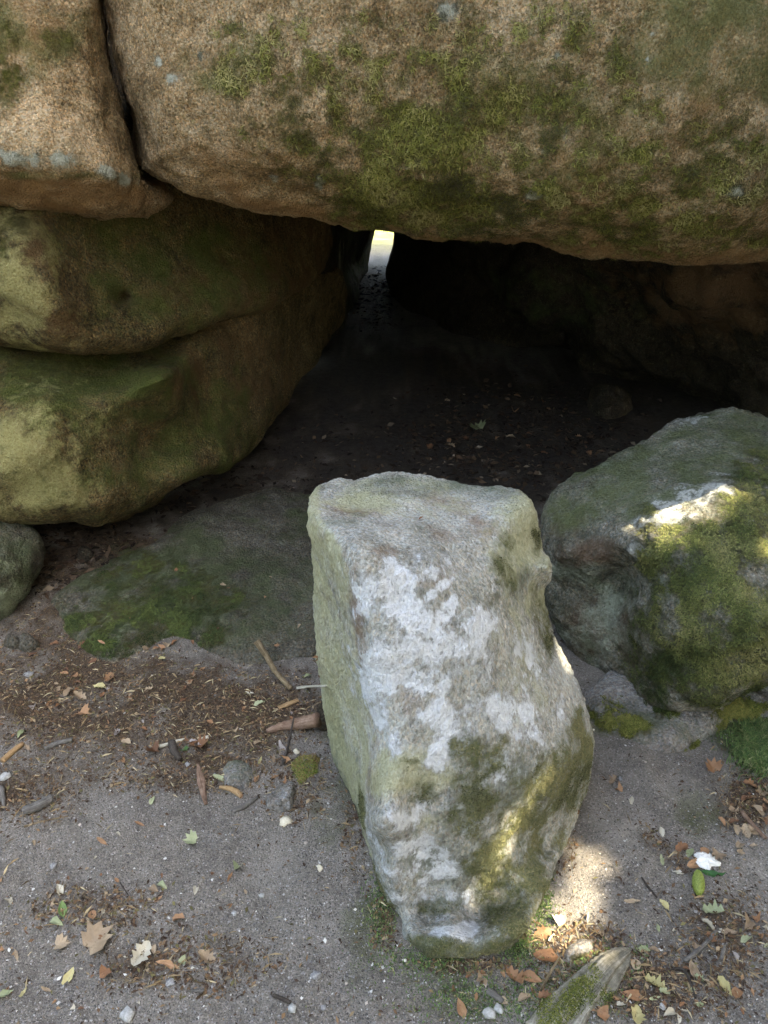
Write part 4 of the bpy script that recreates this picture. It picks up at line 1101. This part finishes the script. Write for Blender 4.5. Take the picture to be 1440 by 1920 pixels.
for (box, n, lab, cols, (a, b)) in PATCH:
    for k in range(n):
        u = RND.uniform(box[0], box[2]); v = RND.uniform(box[1], box[3])
        if inside(np.array(u), np.array(v), s_out) or inside(np.array(u), np.array(v), h_out): continue
        kd = RND.choice(['oval', 'oval', 'scrap', 'oak', 'narrow']); cl = RND.choice(cols)
        words = {'oval': 'pointed oval', 'scrap': 'broken', 'oak': 'wavy edged', 'narrow': 'narrow'}[kd] + ' ' + {'palegreen': 'pale green'}.get(cl, cl)
        lb = lab
        for w in ('brown ', 'tan '): lb = lb.replace(w, '', 1)
        put_leaf(u, v, RND.uniform(a, b), kd, cl, RND.uniform(0, 360), lb.replace('leaf', words + ' leaf', 1), group=lab.replace('small ', '').replace('tiny ', '').replace('leaf', 'leaves').replace('dim ', ''))

# ------------------------------------------------------------------ wood
def wood_mat(name, a, b, c):
    s = NT(name)
    tc = s.n.new('ShaderNodeAttribute'); tc.attribute_name = 'along'
    n = s.noise(60, 6, .7); st = s.noise(1.0, 6, .7, tc.outputs['Vector'])
    x = s.math('ADD', s.math('MULTIPLY', n, .45), s.math('MULTIPLY', st, .55))
    s.base(s.ramp(x, [(.36, a), (.5, b), (.64, c)]))
    s.normal(s.bump(x, .006, .9))
    return s.m
WM = {'tan': wood_mat('wood_tan', (.09, .06, .035), (.20, .15, .09), (.32, .26, .17)),
      'grey': wood_mat('wood_grey', (.07, .065, .06), (.14, .13, .12), (.25, .235, .22)),
      'dark': wood_mat('wood_dark', (.025, .02, .018), (.06, .05, .042), (.11, .09, .08)),
      'pale': wood_mat('wood_pale', (.35, .32, .25), (.55, .52, .43), (.68, .65, .56)),
      'chip': wood_mat('wood_chip', (.22, .13, .06), (.36, .23, .12), (.48, .34, .19)),
      'bark': wood_mat('wood_bark', (.10, .06, .04), (.22, .14, .10), (.36, .26, .20)),
      'root': wood_mat('wood_root', (.06, .055, .04), (.16, .148, .118), (.34, .32, .27))}

def tube(path, radii, nseg=9, rough=.15, flat=1.0, grooves=0.0, seed=0, sub=6, cap_slant=0.0):
    r = np.random.default_rng(seed)
    P = np.array(path, float); R = np.array(radii, float)
    t = np.linspace(0, len(P) - 1, (len(P) - 1) * sub + 1)
    Q = np.stack([np.interp(t, np.arange(len(P)), P[:, k]) for k in range(3)], -1)
    if len(P) > 2:
        for _ in range(4): Q[1:-1] = .5 * Q[1:-1] + .25 * (Q[:-2] + Q[2:])
    rad = np.interp(t, np.arange(len(P)), R)
    T = np.gradient(Q, axis=0); T /= np.linalg.norm(T, axis=1)[:, None]
    up = np.array([0, 0, 1.0]); S = np.cross(T, up); S /= np.maximum(1e-6, np.linalg.norm(S, axis=1))[:, None]
    U = np.cross(S, T)
    V, al = [], []
    ph = r.uniform(0, 6.28)
    L = np.r_[0, np.cumsum(np.linalg.norm(np.diff(Q, axis=0), axis=1))]
    for i in range(len(Q)):
        for k in range(nseg):
            a = 2 * math.pi * k / nseg
            g = 1 + grooves * (math.sin(3 * a + ph + L[i] * 9) * .5 + math.sin(7 * a + 2 * ph - L[i] * 14) * .5)
            g += r.normal(0, rough * .4)
            V.append(Q[i] + rad[i] * g * (S[i] * math.cos(a) + U[i] * math.sin(a) * flat) + T[i] * cap_slant * rad[i] * math.cos(a) * (1 if i in (0, len(Q) - 1) else 0))
            al.append((math.cos(a) * 9 + ph, math.sin(a) * 9, L[i] * 7))
    n = len(Q); faces = []
    for i in range(n - 1):
        for k in range(nseg):
            faces.append([i * nseg + k, i * nseg + (k + 1) % nseg, (i + 1) * nseg + (k + 1) % nseg, (i + 1) * nseg + k])
    faces.append([k for k in range(nseg)][::-1]); faces.append([(n - 1) * nseg + k for k in range(nseg)])
    return V, [f[::-1] for f in faces], al

def add_tube_obj(name, label, cat, path, radii, mat, parent=None, **kw):
    V, Fc, al = tube(path, radii, **kw)
    me = bpy.data.meshes.new(name); me.from_pydata([tuple(map(float, p)) for p in V], [], Fc); me.update()
    a = me.attributes.new('along', 'FLOAT_VECTOR', 'POINT'); a.data.foreach_set('vector', np.array(al, np.float32).ravel())
    o = link(name, me, mat, parent=parent)
    if not parent: rebase(o)
    if label: tag(o, label, cat)
    return o

def stick(pts, wpx, mat, label, name='stick', h=None, lift=0.0, heights=None, **kw):
    path = []; rad = []
    for k, (u, v) in enumerate(pts):
        p, n = surf(u, v)
        dist = (p - Vector((0, 0, EYE))).length
        w = wpx[k] if isinstance(wpx, (list, tuple)) else wpx
        r_ = w / F * dist * .5
        hz = r_ * .7 + lift + (heights[k] if heights else 0)
        # keep the picture position while standing off the surface
        q = Vector(PY(u, v, 1.0)) - Vector((0, 0, EYE)); q.normalize()
        s_ = (p.z + hz - EYE) / q.z
        path.append(Vector((0, 0, EYE)) + q * s_ if q.z < -.05 else p + Vector((0, 0, hz))); rad.append(r_)
    return add_tube_obj(name, label, 'stick', path, rad, WM[mat], **kw)

stick([(481, 1202), (500, 1230), (515, 1258), (530, 1275), (546, 1291)], [13, 11, 10, 9, 10], 'tan', 'bent tan branch leaning from the slab edge down to the litter', name='branch', heights=[.05, .035, .02, .01, .0], seed=1, rough=.2)
stick([(556, 1290), (580, 1287), (612, 1286)], [6, 8, 9], 'pale', 'white split stick poking out from behind the upright stone', seed=2, flat=.5)
stick([(522, 1327), (540, 1320), (559, 1312)], [9, 11, 10], 'chip', 'short flat orange wood chip below the bent branch', name='wood_chip', seed=3, flat=.35)
stick([(500, 1371), (530, 1362), (560, 1357), (596, 1350)], [8, 16, 21, 26], 'bark', 'thick peeling brown log piece left of the upright stone', name='log', seed=4, nseg=14, rough=.12, sub=8, grooves=.06)
stick([(551, 1345), (545, 1375), (540, 1400), (531, 1432)], [3, 4, 5, 7], 'dark', 'thin dark twig crossing the log piece', name='twig', seed=5, heights=[.04, .02, .005, 0])
stick([(371, 1432), (377, 1465), (386, 1508)], [5, 15, 6], 'bark', 'pointed grey brown splinter standing out below the rust brown leaf', seed=6, flat=.5)
stick([(412, 1476), (430, 1478), (446, 1486), (452, 1494)], [6, 9, 11, 6], 'chip', 'curved tan stick below the flat sunken stone', seed=7)
stick([(437, 1520), (455, 1513), (470, 1503), (483, 1495)], [8, 10, 9, 5], 'grey', 'grey stick left of the granite chip', seed=8)
stick([(44, 1521), (70, 1512), (98, 1497)], [14, 17, 15], 'grey', 'short thick grey stick on the gravel at the left', seed=9, rough=.1)
stick([(4, 1427), (20, 1412), (43, 1394)], [10, 10, 8], 'chip', 'broken brown stick near the left edge', seed=10)
stick([(84, 1404), (105, 1394), (136, 1387)], [8, 9, 8], 'grey', 'dark grey stick lying level in the left litter', seed=11)
stick([(0, 1478), (6, 1500), (8, 1512)], [14, 8, 4], 'grey', 'grey stick end entering at the left edge', seed=12)
stick([(322, 1392), (326, 1408), (338, 1424)], [14, 14, 9], 'dark', 'short curved dark stick left of the fresh green leaf', seed=13)
stick([(298, 1400), (312, 1396), (330, 1390), (348, 1385)], [7, 6, 6, 3], 'pale', 'pale grey sliver lying over the curved dark stick', name='wood_sliver', seed=14)
stick([(372, 1385), (391, 1382)], [4, 6], 'pale', 'tiny white sliver above the rust brown leaf', name='wood_sliver', seed=15)
stick([(45, 1550), (88, 1538), (128, 1530)], [4, 3, 2], 'tan', 'thin straw stalk on gravel below the thick grey stick', name='twig', seed=16)
stick([(512, 1866), (528, 1872), (545, 1880)], [6, 7, 6], 'dark', 'short dark stick on the gravel at the bottom', seed=17)
stick([(352, 1857), (383, 1859)], [3, 5], 'grey', 'small pale grey stick on the gravel below the curled tan leaf', name='twig', seed=18)
stick([(1284, 1802), (1300, 1790), (1322, 1770), (1336, 1755), (1346, 1740)], [8, 8, 6, 6, 4], 'grey', 'grey forked twig in the lower right litter', name='twig', seed=19)
stick([(1252, 1818), (1280, 1815), (1291, 1830), (1298, 1852), (1304, 1872)], [3, 5, 5, 4, 3], 'dark', 'thin brown twig hooked under the grey forked twig', name='twig', seed=20)
stick([(1052, 1790), (1038, 1812), (1025, 1836), (1014, 1856)], [2, 4, 5, 4], 'tan', 'thin pale stalk leaning over the dark brown leaf', name='twig', seed=21, heights=[.03, .02, .01, 0])
stick([(914, 1857), (928, 1866), (944, 1878)], [10, 11, 8], 'grey', 'stubby grey stick on the moss left of the curled leaves', seed=22)
stick([(1203, 1645), (1216, 1665), (1232, 1683)], [3, 4, 3], 'dark', 'thin dark twig on bare dust left of the green cone', name='twig', seed=23)
stick([(150, 1668), (135, 1662)], [3, 3], 'tan', 'tiny tan stalk above the green crumpled leaf', name='twig', seed=24)
stick([(1390, 1522), (1412, 1548), (1436, 1572)], [8, 7, 6], 'bark', 'brown stick in the litter at the right edge', seed=25)
stick([(1360, 1770), (1352, 1800)], [5, 6], 'grey', 'short grey stick right of the grey forked twig', seed=26)
stick([(225, 1655), (243, 1682)], [2, 2], 'dark', 'thin dark stalk on gravel left of the pinkish pair of leaves', name='twig', seed=27)

# old root in the bottom right
rp = []; rr_ = []
for (u, v, w, h) in [(940, 2060, 80, -.03), (1000, 1985, 74, -.018), (1052, 1915, 68, -.008), (1100, 1858, 56, .0), (1138, 1818, 46, .008), (1166, 1794, 30, .006), (1180, 1782, 12, .0)]:
    p = gpt(u, v); rp.append(p + Vector((0, 0, h))); rr_.append(w / F * 1.75 * .5)
root = add_tube_obj('root', 'weathered grey old root with moss, running in from the bottom edge', 'root', rp, rr_, WM['root'], nseg=56, rough=.09, flat=.5, grooves=.28, seed=31, sub=14)
rco = get_co(root.data) + np.array(root.location); ru_, rv_ = proj(rco)
strands(root, np.clip(blobs(ru_, rv_, [(1080, 1870, 26, 60, .9, 42), (1140, 1890, 20, 40, .7), (1030, 1900, 30, 40, .9)]), 0, 1), 5000, .007, .0008, MG, upl=.5, thr=.35, seed=8)

# ------------------------------------------------------------------ cone, scrap, pebbles
def spruce_cone():
    p0, n0 = surf(1307, 1641); p1, n1 = surf(1309, 1680)
    L = (p1 - p0).length * 1.05; R = 17.5 / F * (p0 - Vector((0, 0, EYE))).length * .5
    V = []; Fc = []
    rows, seg = 22, 16
    body = []
    for i in range(rows + 1):
        t = i / rows
        r_ = R * (math.sin(math.pi * min(1, t * .93 + .05)) ** .42) * (1 - .12 * t)
        for k in range(seg):
            a = 2 * math.pi * k / seg
            V.append((r_ * .9 * math.cos(a), L * (t - .5), r_ * .9 * math.sin(a)))
    for i in range(rows):
        for k in range(seg):
            Fc.append([i * seg + k, i * seg + (k + 1) % seg, (i + 1) * seg + (k + 1) % seg, (i + 1) * seg + k])
    Fc.append(list(range(seg))); Fc.append([rows * seg + k for k in range(seg)][::-1])
    me = bpy.data.meshes.new('cone_core'); me.from_pydata(V, [], Fc); me.update()
    root_ = bpy.data.objects.new('spruce_cone', None); COL.objects.link(root_)
    mid = (p0 + p1) / 2
    d = (p1 - p0).normalized()
    root_.location = mid + Vector((0, 0, R * .8))
    root_.rotation_mode = 'QUATERNION'; root_.rotation_quaternion = Matrix((Vector((0, 0, 1)).cross(-d) * -1, d, Vector((0, 0, 1)))).transposed().to_quaternion()
    tag(root_, 'young green spruce cone lying on the dusty ground at the right', 'cone')
    s = NT('cone_green'); tc = s.n.new('ShaderNodeTexCoord')
    s.base(s.ramp(s.noise(400, 4, .7), [(.35, (.11, .15, .03)), (.65, (.26, .31, .07))])); mg = s.m; s.b.inputs['Roughness'].default_value = .5
    core = bpy.data.objects.new('cone_core', me); COL.objects.link(core); core.parent = root_; me.materials.append(mg)
    V = []; Fc = []
    N = 190
    for j in range(N):
        t = (j + .5) / N; a = j * 2.39996
        r_ = R * (math.sin(math.pi * min(1, t * .93 + .05)) ** .42) * (1 - .12 * t)
        y = L * (t - .5)
        ca, sa = math.cos(a), math.sin(a)
        def pt(off, w, yy):
            aa = a + w; return (off * math.cos(aa), yy, off * math.sin(aa))
        wd = .30; h = L * .042
        k = len(V)
        V += [pt(r_ * .9, -wd, y - h), pt(r_ * .9, wd, y - h), pt(r_ * 1.07, wd * .8, y + h * .4), pt(r_ * 1.24, 0, y + h), pt(r_ * 1.07, -wd * .8, y + h * .4), pt(r_ * .80, 0, y + h * 1.2)]
        Fc += [[k, k + 1, k + 2, k + 3, k + 4], [k + 4, k + 3, k + 5], [k + 3, k + 2, k + 5]]
    me = bpy.data.meshes.new('scales'); me.from_pydata(V, [], Fc); me.update(); me.materials.append(mg)
    sc2 = bpy.data.objects.new('scales', me); COL.objects.link(sc2); sc2.parent = root_; sc2['kind'] = 'stuff'
spruce_cone()

def lump(name, label, cat, u, v, px, colr, seed, flat=.5, rough=.25, jag=0.0, sub=3, lift=0.3, sx=1.0, mat=None):
    p, n = surf(u, v)
    r_ = px / F * (p - Vector((0, 0, EYE))).length * .5
    import bmesh
    bm = bmesh.new(); bmesh.ops.create_icosphere(bm, subdivisions=sub, radius=1)
    co = np.array([w.co[:] for w in bm.verts])
    d = 1 + rough * fbm(co * 1.3 + seed * 3.1, 3) * 1.6 + jag * np.abs(fbm(co * 4 + seed, 2))
    co = co * d[:, None] * np.array([sx, 1 / sx, flat]) * r_
    for w, c in zip(bm.verts, co): w.co = c
    me = bpy.data.meshes.new(name); bm.to_mesh(me); bm.free()
    o = link(name, me, mat or colr, smooth=(sub > 1))
    o.location = p + Vector((0, 0, r_ * flat * lift)); o.rotation_euler = (0, 0, seed)
    tag(o, label, cat)
    return o
def flat_mat(name, a, b, sc=300, rough=.8):
    s = NT(name); n = s.noise(sc, 5, .7)
    s.base(s.ramp(n, [(.35, a), (.65, b)])); s.b.inputs['Roughness'].default_value = rough
    s.normal(s.bump(n, .002, .7)); return s.m
PW = flat_mat('quartz_white', (.24, .24, .23), (.42, .42, .41), 160); PG = flat_mat('pebble_grey', (.14, .14, .145), (.30, .30, .30)); PC = flat_mat('chip_cream', (.45, .40, .30), (.62, .57, .46))
TW = flat_mat('tissue_white', (.62, .62, .60), (.80, .80, .78), 120)
lump('paper_scrap', 'crumpled white scrap of tissue between leaves above the green cone', 'tissue', 1323, 1614, 24, TW, 3, flat=.35, rough=.45, jag=.35, sub=4, sx=1.15)
for (u, v, px, m, lab) in [(240, 1905, 22, PW, 'white quartz pebble on the gravel at the bottom edge, left of centre'), (11, 1457, 18, PW, 'whitish pebble at the left edge above the thick grey stick'),
                           (491, 1680, 9, PW, 'small white pebble on open gravel, upper of the two nearest the upright stone'), (439, 1713, 8, PW, 'small white pebble on open gravel, farther left and lower'),
                           (549, 1892, 14, PW, 'white pebble at the bottom edge next to the short dark stick'), (593, 1829, 15, PG, 'flat grey chip on the gravel right of centre'),
                           (101, 1624, 12, PG, 'grey pebble on gravel above the whitish green leaf'), (918, 1901, 20, PW, 'white quartz piece at the bottom edge, left of its pair'),
                           (936, 1893, 15, PW, 'white quartz piece at the bottom edge, right of its pair'), (536, 1541, 20, PC, 'cream stone chip below the granite chip'),
                           (556, 1410, 12, PC, 'cream chip above the moss clump'), (600, 1628, 12, PC, 'cream pebble left of the upright stone foot'),
                           (320, 1843, 14, PG, 'bluish grey pebble beside the long curled leaf'), (1242, 1887, 12, PW, 'white pebble between yellow leaves at the bottom right'),
                           (352, 1434, 10, PG, 'light grey pebble below the fresh green leaf'), (55, 1265, 14, PG, 'light grey pebble in the far left litter'),
                           (607, 1890, 9, PG, 'grey pebble at the bottom edge right of the white one'), (1163, 1460, 9, PG, 'grey pebble in the hollow of the earth ridge')]:
    lump('pebble', lab, 'pebble', u, v, px, m, (u * 7 + v) % 10, flat=.6, rough=.3, sub=2, sx=1.1)

for (u, v, px, lab) in [(788, 973, 16, 'small dark red brown bark flake lying on top of the upright stone')]:
    put_leaf(u, v, px, 'narrow', 'brown', 80, lab)
# ------------------------------------------------------------------ grass tuft at the right
def grass(name, label, boxpts, n, L, seed):
    r = np.random.default_rng(seed)
    V = []; C = []
    k = 0; P = []
    while len(P) < n:
        bu, bv, ru2, rv2 = boxpts[r.integers(len(boxpts))]
        u = r.normal(bu, ru2); v = r.normal(bv, rv2)
        P.append(G(u, v))
    P = np.array(P); P[:, 2] = ground_h(P[:, 0], P[:, 1])
    th = r.uniform(0, 6.283, n); d = np.stack([np.cos(th), np.sin(th), np.zeros(n)], -1); s_ = np.stack([-np.sin(th), np.cos(th), np.zeros(n)], -1)
    l = L * r.uniform(.5, 1.3, n)[:, None]; w = .0011 * r.uniform(.6, 1.4, n)[:, None]; z = np.array([0, 0, 1.0])
    lean = r.uniform(.3, 1.2, n)[:, None]
    m = P + (z * .8 + d * lean * .4) * l * .5; q = m + (z * .3 + d * lean) * l * .5
    Vv = np.stack([P - s_ * w, P + s_ * w, m + s_ * w, m - s_ * w, q, q], 1)
    Vv = Vv.reshape(-1, 3)
    b = np.arange(n)[:, None] * 6
    faces = np.concatenate([b + np.array([0, 1, 2, 3]), b + np.array([3, 2, 5, 4])])
    me = new_mesh(name, Vv, faces)
    pal = np.array([(.05, .09, .03), (.09, .15, .045), (.15, .19, .07), (.24, .24, .12)])
    kk = r.choice(4, n, p=[.35, .35, .2, .1])
    if len(me.vertices) == n * 6: set_attr(me, 'col', np.repeat(pal[kk] * r.uniform(.7, 1.3, (n, 1)), 6, 0))
    o = link(name, me, M_strand, smooth=False); tag(o, label, None, None, 'stuff')
grass('grass', 'tuft of short green grass at the right edge below the mossy boulder', [(1425, 1385, 22, 22), (1405, 1400, 18, 20), (1430, 1430, 20, 14), (1470, 1400, 30, 40)], 6000, .030, 41)
grass('ground_moss', 'low green moss and weeds on the ground around the stone foot and root', [(880, 1870, 70, 25), (1020, 1880, 60, 26), (1370, 1360, 25, 20), (800, 1800, 60, 16), (1180, 1345, 40, 16), (1130, 1820, 40, 20), (975, 1780, 16, 20), (715, 1700, 14, 40), (1010, 1700, 14, 30)], 8000, .008, 42)

# ------------------------------------------------------------------ unseen tree put in on the right, its crown shaped to shade the stones
def patch_points():
    pts = []
    for (u, v, r) in [(1195, 978, .020), (1225, 966, .024), (1255, 955, .026), (1285, 945, .028), (1315, 938, .030), (1345, 932, .028), (1370, 925, .02), (1205, 1028, .02), (1225, 1045, .014), (1190, 1075, .012),
                      (990, 1500, .014), (975, 1525, .017), (962, 1550, .014), (950, 1575, .014), (940, 1600, .014), (930, 1628, .012), (922, 1655, .009),
                      (1045, 1745, .035), (1090, 1765, .022), (1060, 1700, .018), (1020, 1775, .012), (1085, 1600, .016), (1110, 1700, .012), (1100, 1640, .018),
                      (1060, 1235, .02), (1085, 1280, .018)]:
        p, n = surf(u, v); pts.append((np.array(p), r))
    return pts
PP = patch_points()
sv = np.array(SUN)
r = np.random.default_rng(50)
tree = bpy.data.objects.new('shade_tree', None); COL.objects.link(tree)
tree.location = (4.6, 2.4, 0)
tag(tree, 'unseen leafy tree put in outside the right edge, its crown shaped to shade the stones', 'tree')
n = 180000
cc = np.array([0.1, 1.2, .9]) + sv * 5.2
# crown: a flattened ellipsoid of leaves facing the sun
e1 = np.cross(sv, [0, 1, 0]); e1 /= np.linalg.norm(e1); e2 = np.cross(sv, e1)
q = r.normal(size=(n, 3)); q /= np.linalg.norm(q, axis=1)[:, None]; q *= (r.uniform(size=(n, 1)) ** (1 / 2.6))
LP_ = cc + q[:, :1] * e1 * 3.9 + q[:, 1:2] * e2 * 3.9 + q[:, 2:3] * sv * 1.5
keep = LP_[:, 2] > 1.9
uu, vv = proj(LP_)
front = (LP_[:, 1] * CP - (LP_[:, 2] - EYE) * SP) > .05
keep &= ~(front & (uu > -80) & (uu < 1520) & (vv > -80) & (vv < 2000))
for p, rad in PP:  # leaves cleared along sun rays to shape the sun patches
    d = LP_ - p; al = d @ sv
    dist = np.linalg.norm(d - al[:, None] * sv, axis=1)
    keep &= ~((al > 0) & (dist < rad + .042))
LP_ = LP_[keep]; n = len(LP_)
a = r.normal(size=(n, 3)); a /= np.linalg.norm(a, axis=1)[:, None]
b = r.normal(size=(n, 3)); b -= (b * a).sum(1)[:, None] * a; b /= np.linalg.norm(b, axis=1)[:, None]
sz = r.uniform(.05, .075, n)[:, None]
V = np.stack([LP_ - a * sz, LP_ + b * sz * .6, LP_ + a * sz, LP_ - b * sz * .6], 1).reshape(-1, 3)
cme = new_mesh('crown', V, np.arange(n)[:, None] * 4 + np.arange(4))
set_attr(cme, 'col', np.repeat(np.array([(.05, .09, .02)]) * r.uniform(.6, 1.5, (n, 1)), 4, 0))
co_ = link('crown', cme, M_strand, parent=tree, smooth=False); co_['kind'] = 'stuff'
def tpart(name, path, rad, **kw):
    o = add_tube_obj(name, None, None, path, rad, WM['grey'], parent=tree, **kw)
tpart('trunk', [(4.6, 2.4, -.2), (4.55, 2.4, 1.2), (4.6, 2.45, 2.6), (4.5, 2.5, 4.2), (4.2, 2.6, 5.4)], [.24, .18, .15, .11, .05], nseg=16, seed=60)
for k, (x, y, z) in enumerate([(1.8, 2.6, 4.8), (3.2, 3.8, 4.9), (5.4, .4, 4.8), (6.2, 2.9, 5.0), (2.6, 3.0, 5.6)]):
    tpart('limb', [(4.55, 2.45, 2.4 + .25 * k), ((4.55 + x) / 2, (2.45 + y) / 2, (2.4 + z) / 2 + .5), (x, y, z)], [.07, .045, .015], nseg=8, seed=70 + k)

# unseen woodland put in behind the viewer to block low sky light
r = np.random.default_rng(80)
n = 16000
ang = r.uniform(math.radians(150), math.radians(390), n)
rad = r.uniform(7.5, 11, n)
zz = r.uniform(0, 1, n) ** .8 * (5.9 + .8 * np.sin(ang * 7))
c = np.stack([rad * np.cos(ang), rad * np.sin(ang) + 1.0, zz], -1)
a = r.normal(size=(n, 3)); a /= np.linalg.norm(a, axis=1)[:, None]
b = r.normal(size=(n, 3)); b -= (b * a).sum(1)[:, None] * a; b /= np.linalg.norm(b, axis=1)[:, None]
sz = r.uniform(.12, .22, n)[:, None]
V = np.stack([c - a * sz, c + b * sz * .7, c + a * sz, c - b * sz * .7], 1).reshape(-1, 3)
wme = new_mesh('woodland', V, np.arange(n)[:, None] * 4 + np.arange(4))
set_attr(wme, 'col', np.repeat(np.array([(.07, .10, .025)]) * r.uniform(.6, 1.5, (n, 1)), 4, 0))
w_ = link('woodland', wme, M_strand, smooth=False)
tag(w_, 'unseen green woodland behind the viewer, put in to block low sky light', None, None, 'stuff')
